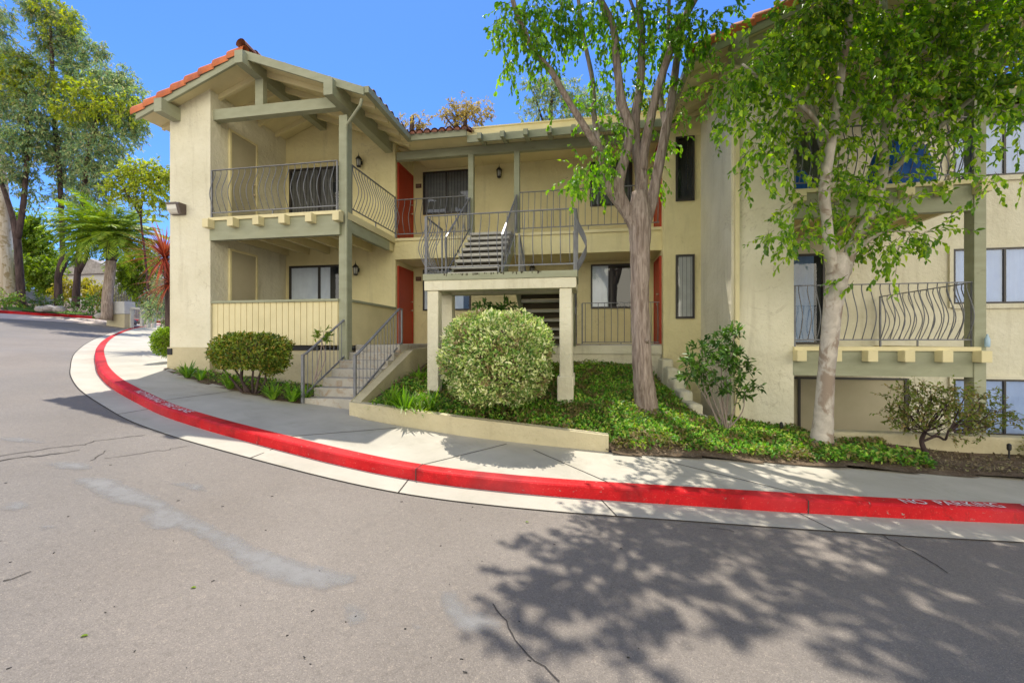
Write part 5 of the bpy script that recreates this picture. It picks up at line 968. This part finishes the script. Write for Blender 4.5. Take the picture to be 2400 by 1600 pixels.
# turf strip and rocks
mb=MB(); pts=[on_ground(x,y) for x,y in ((40,727),(100,724),(160,732),(215,741))]
for tx,ty in ((60,0),(100,0),(140,0),(180,0)): pass
tk=[int(np.argmin(np.linalg.norm(FC-np.array(on_ground(x,y,-.15)[:2]),axis=1))) for x,y in ((45,738),(220,748))]; i0,i1=min(tk),max(tk); mb=MB(); nn_=i1-i0+1
for r in range(4): mb.v+=[(q[0],q[1],float(G(*q))+.05+.10*min(r,1)+.03*random.random()) for q in [FC[i]+FN[i]*(.3+.9*r*math.sin(max(.05,(i-i0)/(nn_-1))*math.pi)**.5) for i in range(i0,i1+1)]]
for r in range(3): mb.f+=[(r*nn_+i,r*nn_+i+1,(r+1)*nn_+i+1,(r+1)*nn_+i) for i in range(nn_-1)]
mb.m=[0]*len(mb.f); tag(mb.build('turf_strip',M['grasspatch'],None,True),kind='structure')
# fences, sign, low wall
def bg_fence(p0,p1,h,n,mat,label,name,w=.12):
    o=empty(name,tuple(p0),label,'fence'); m=MB(); a=np.array(p0);b=np.array(p1); m.bar(tuple(a+[0,0,h*.9]),tuple(b+[0,0,h*.9]),.04,.05); m.bar(tuple(a+[0,0,h*.15]),tuple(b+[0,0,h*.15]),.04,.05); m.build('rail',M[mat],o)
    m=MB()
    for i in range(n+1): q=a+(b-a)*i/n; m.box(q[0]-w/2,q[0]+w/2,q[1]-.02,q[1]+.02,q[2]-.3,q[2]+h)
    m.build('pickets',M[mat],o)
bg_fence(at(58,722,32),at(132,712,34),1.3,26,'fence','white picket fence behind the forked eucalyptus','picket_fence',.16); bg_fence(at(-10,712,36),at(140,690,38),2.0,60,'rail','thin grey iron fence above the white picket fence','iron_fence',.03); bg_fence(at(270,735,27),at(410,735,28),1.9,40,'rail','thin dark iron fence right of the palm','iron_fence',.03)
p=at(277,757,24.5); U=empty('utility_cabinet',tuple(p),'grey utility cabinet on a tan concrete base right of the palm','utility cabinet')
m=MB(); m.box(p[0]-.55,p[0]+.7,p[1]-.2,p[1]+.3,p[2]-.4,p[2]+.50); m.build('base',M['beige'],U); m=MB(); m.box(p[0]-.6,p[0]+.75,p[1]-.25,p[1]+.35,p[2]+.50,p[2]+1.22); m.build('cabinet_door',M['house'],U,False,.02)
p=at(305,752,24.5);q=at(362,756,25); U=empty('garden_rail_wall',tuple(p),'low white rail on short posts beside the utility cabinet','fence')
m=MB(); m.bar((p[0],p[1],p[2]+.75),(q[0],q[1],q[2]+.75),.14,.12); m.build('rail',M['fence'],U)
for t in (.05,.5,.75,.98):
    c=p+(q-p)*t; m=MB(); m.box(c[0]-.08,c[0]+.08,c[1]-.08,c[1]+.08,c[2]-.4,c[2]+.69); m.build('post',M['fence'],U)
for k,(px,py,r) in enumerate(((85,745,.0),(98,722,.35),(140,722,.3),(118,720,.35),(240,738,.4),(255,742,.3),(305,752,.35),(335,752,.3))):
    if r==0: continue
    c=at(px,py+2,25.5); mb=MB(); mb.lathe((c[0],c[1],c[2]-.15),[(r*.8,0),(r,.12),(r*.75,.25),(r*.3,.32)],8); mb.v=[(x+RNG.normal()*.03,y+RNG.normal()*.03,z+RNG.normal()*.02) for x,y,z in mb.v]
    tag(mb.build('boulder',M['rock'],None,True),['','low grey boulder behind the forked dark trunk across the street','low grey boulder at the foot of the tallest eucalyptus','pale rock between the two dark trunks beyond the road','grey boulder at the left foot of the palm trunk','grey boulder in front of the palm trunk beside the utility cabinet','grey boulder under the left end of the white rail','grey boulder under the right end of the white rail'][k],'boulder','grey boulders in the bed across the street')
# distant house
p=at(215,690,55); H=empty('distant_house',tuple(p),'pale grey distant house behind the palm','house')
m=MB(); m.box(p[0]-5,p[0]+5,p[1],p[1]+8,p[2]-3,p[2]+2.6); m.build('wall',M['house'],H); m=MB(); m.prism([(p[0]-5.5,p[2]+2.6),(p[0]+5.5,p[2]+2.6),(p[0],p[2]+4.6)],'y',p[1]-.4,p[1]+8.4); m.build('roof',M['rock'],H)
# palm
def palm():
    b=col_at(243,24); b=at(243,742,24); o=empty('palm_tree',tuple(b),'date palm with arching fronds and a stout ringed trunk','palm tree'); m=MB()
    chain([at(250,750,24),at(252,700,24),at(257,650,24),at(261,600,24)],[.27,.25,.23,.23],5,14,m,.06); m.build('trunk',M['bark_dark'] if False else M['bark'],o,True)
    m=MB(); chain([at(261,612,24),at(260,590,24),at(258,565,24)],[.24,.31,.24],4,12,m,.22); m.build('crown_shaft',M['bark_dark'],o)
    c=at(262,560,24); V=[];mb=MB(); Ls=[]
    for i in range(84):
        a=i*2.39996; e=1.40-1.65*(i/84); ln=2.75*(.85+.3*RNG.random()); dr=np.array((math.cos(a),math.sin(a),0)); pts=[];p=c.copy()
        ee=e
        for q in range(13):
            pts.append(p.copy()); p=p+(dr*math.cos(ee)+np.array((0,0,math.sin(ee))))*ln/12; ee-=.085+.03*RNG.random()
        mb.tube(pts,[.03*(1-q/14) for q in range(13)],4)
        P=np.array(pts); 
        for s_ in (-1,1):
            t=np.linspace(.15,1,34); idx=t*12; B_=np.stack([np.interp(idx,range(13),P[:,k]) for k in range(3)],1); tg=unit(np.gradient(B_,axis=0)); sd=unit(np.cross(tg,[0,0,1.])+1e-6)*s_
            D=unit(sd*.8+tg*.7+np.array((0,0,-.25))+RNG.normal(size=B_.shape)*.1); L_=.62*np.sin(np.clip(t,.1,.97)*math.pi)**.5; Ls.append(leaf_geo(B_,D,unit(np.cross(D,tg)),L_,np.full(len(t),.035),.1,.6))
    mb.build('frond_stem',M['palm'],o); foliage('fronds',np.concatenate(Ls),[M['palm'],M['twig']],o,None)
palm()
def cordyline():
    b=at(392,800,13.2); b[2]=float(G(b[0],b[1])); o=empty('red_cordyline',tuple(b),'red leaved spiky cordyline beside the left end wall','plant'); m=MB(); h1=at(386,603,13); h2=at(400,665,13)
    chain([b,(b+h1)/2+np.array((.05,0,.1)),h1],[.07,.06,.05],4,8,m); chain([b,h2],[.07,.05],3,8,m); m.build('trunk',M['bark_dark'],o,True)
    mb=MB()
    for hc,nn,L0 in ((h1,190,1.15),(h2,130,1.05)):
        for i in range(nn):
            a=RNG.random()*6.283; el=1.4-2.3*RNG.random()**1.1; ln=L0*(.7+.4*RNG.random()); w=.017; dr=np.array((math.cos(a),math.sin(a),0)); sd=np.array((-math.sin(a),math.cos(a),0)); p=hc.copy();P=[];ee=el
            for q in range(6):
                t=q/5; ww=w*(1-t**2)+.001; P+=[p-sd*ww,p+sd*ww]; p=p+(dr*math.cos(ee)+np.array((0,0,math.sin(ee))))*ln/5; ee-=.12
            mb.add(P,[(2*q,2*q+1,2*q+3,2*q+2) for q in range(5)])
    mb.build('leaves',M['red_leaf'],o)
cordyline()
# trees behind the roof
for px,d,bl,mt,lb in ((1090,34,[(1060,265,30,22,34),(1090,250,36,26,34),(1125,262,30,22,34),(1095,280,50,16,34),(1040,270,16,14,34)],'leaf_brown','golden brown treetop showing above the tiled walkway roof'),(965,34,[(985,280,22,18,34),(970,290,26,12,34),(940,285,12,10,34)],'leaf_brown','small brownish treetop just right of the left gable'),
    (1290,32,[(1250,215,30,34,32),(1290,205,44,38,32),(1330,220,44,36,32),(1270,260,50,26,32),(1360,240,44,34,32),(1330,270,60,20,32),(1400,240,40,40,32),(1225,270,16,16,32),(1440,260,40,30,32)],'leaf_euc','wide thin grey brown treetop behind the furrowed tree limbs'),(1540,34,[(1520,230,30,30,34),(1560,240,30,34,34),(1600,270,24,26,34),(1490,260,40,26,34)],'leaf_eucy','yellow green treetop seen between the tree limbs near the right gable')):
    euc('background_tree',px,d,[[(px,600,d,.3),(px,300,d,.18),(px+5,bl[0][1],d,.08)],[(px,330,d,.1),(bl[-1][0],bl[-1][1],d,.05)],[(px,340,d,.1),(bl[0][0],bl[0][1],d,.05)]],bl,lb,mt,'bark_dark','treetops rising behind the roof',.30,.28,.75)
# neighbouring building across the street behind the camera is not in view; nothing else is built there
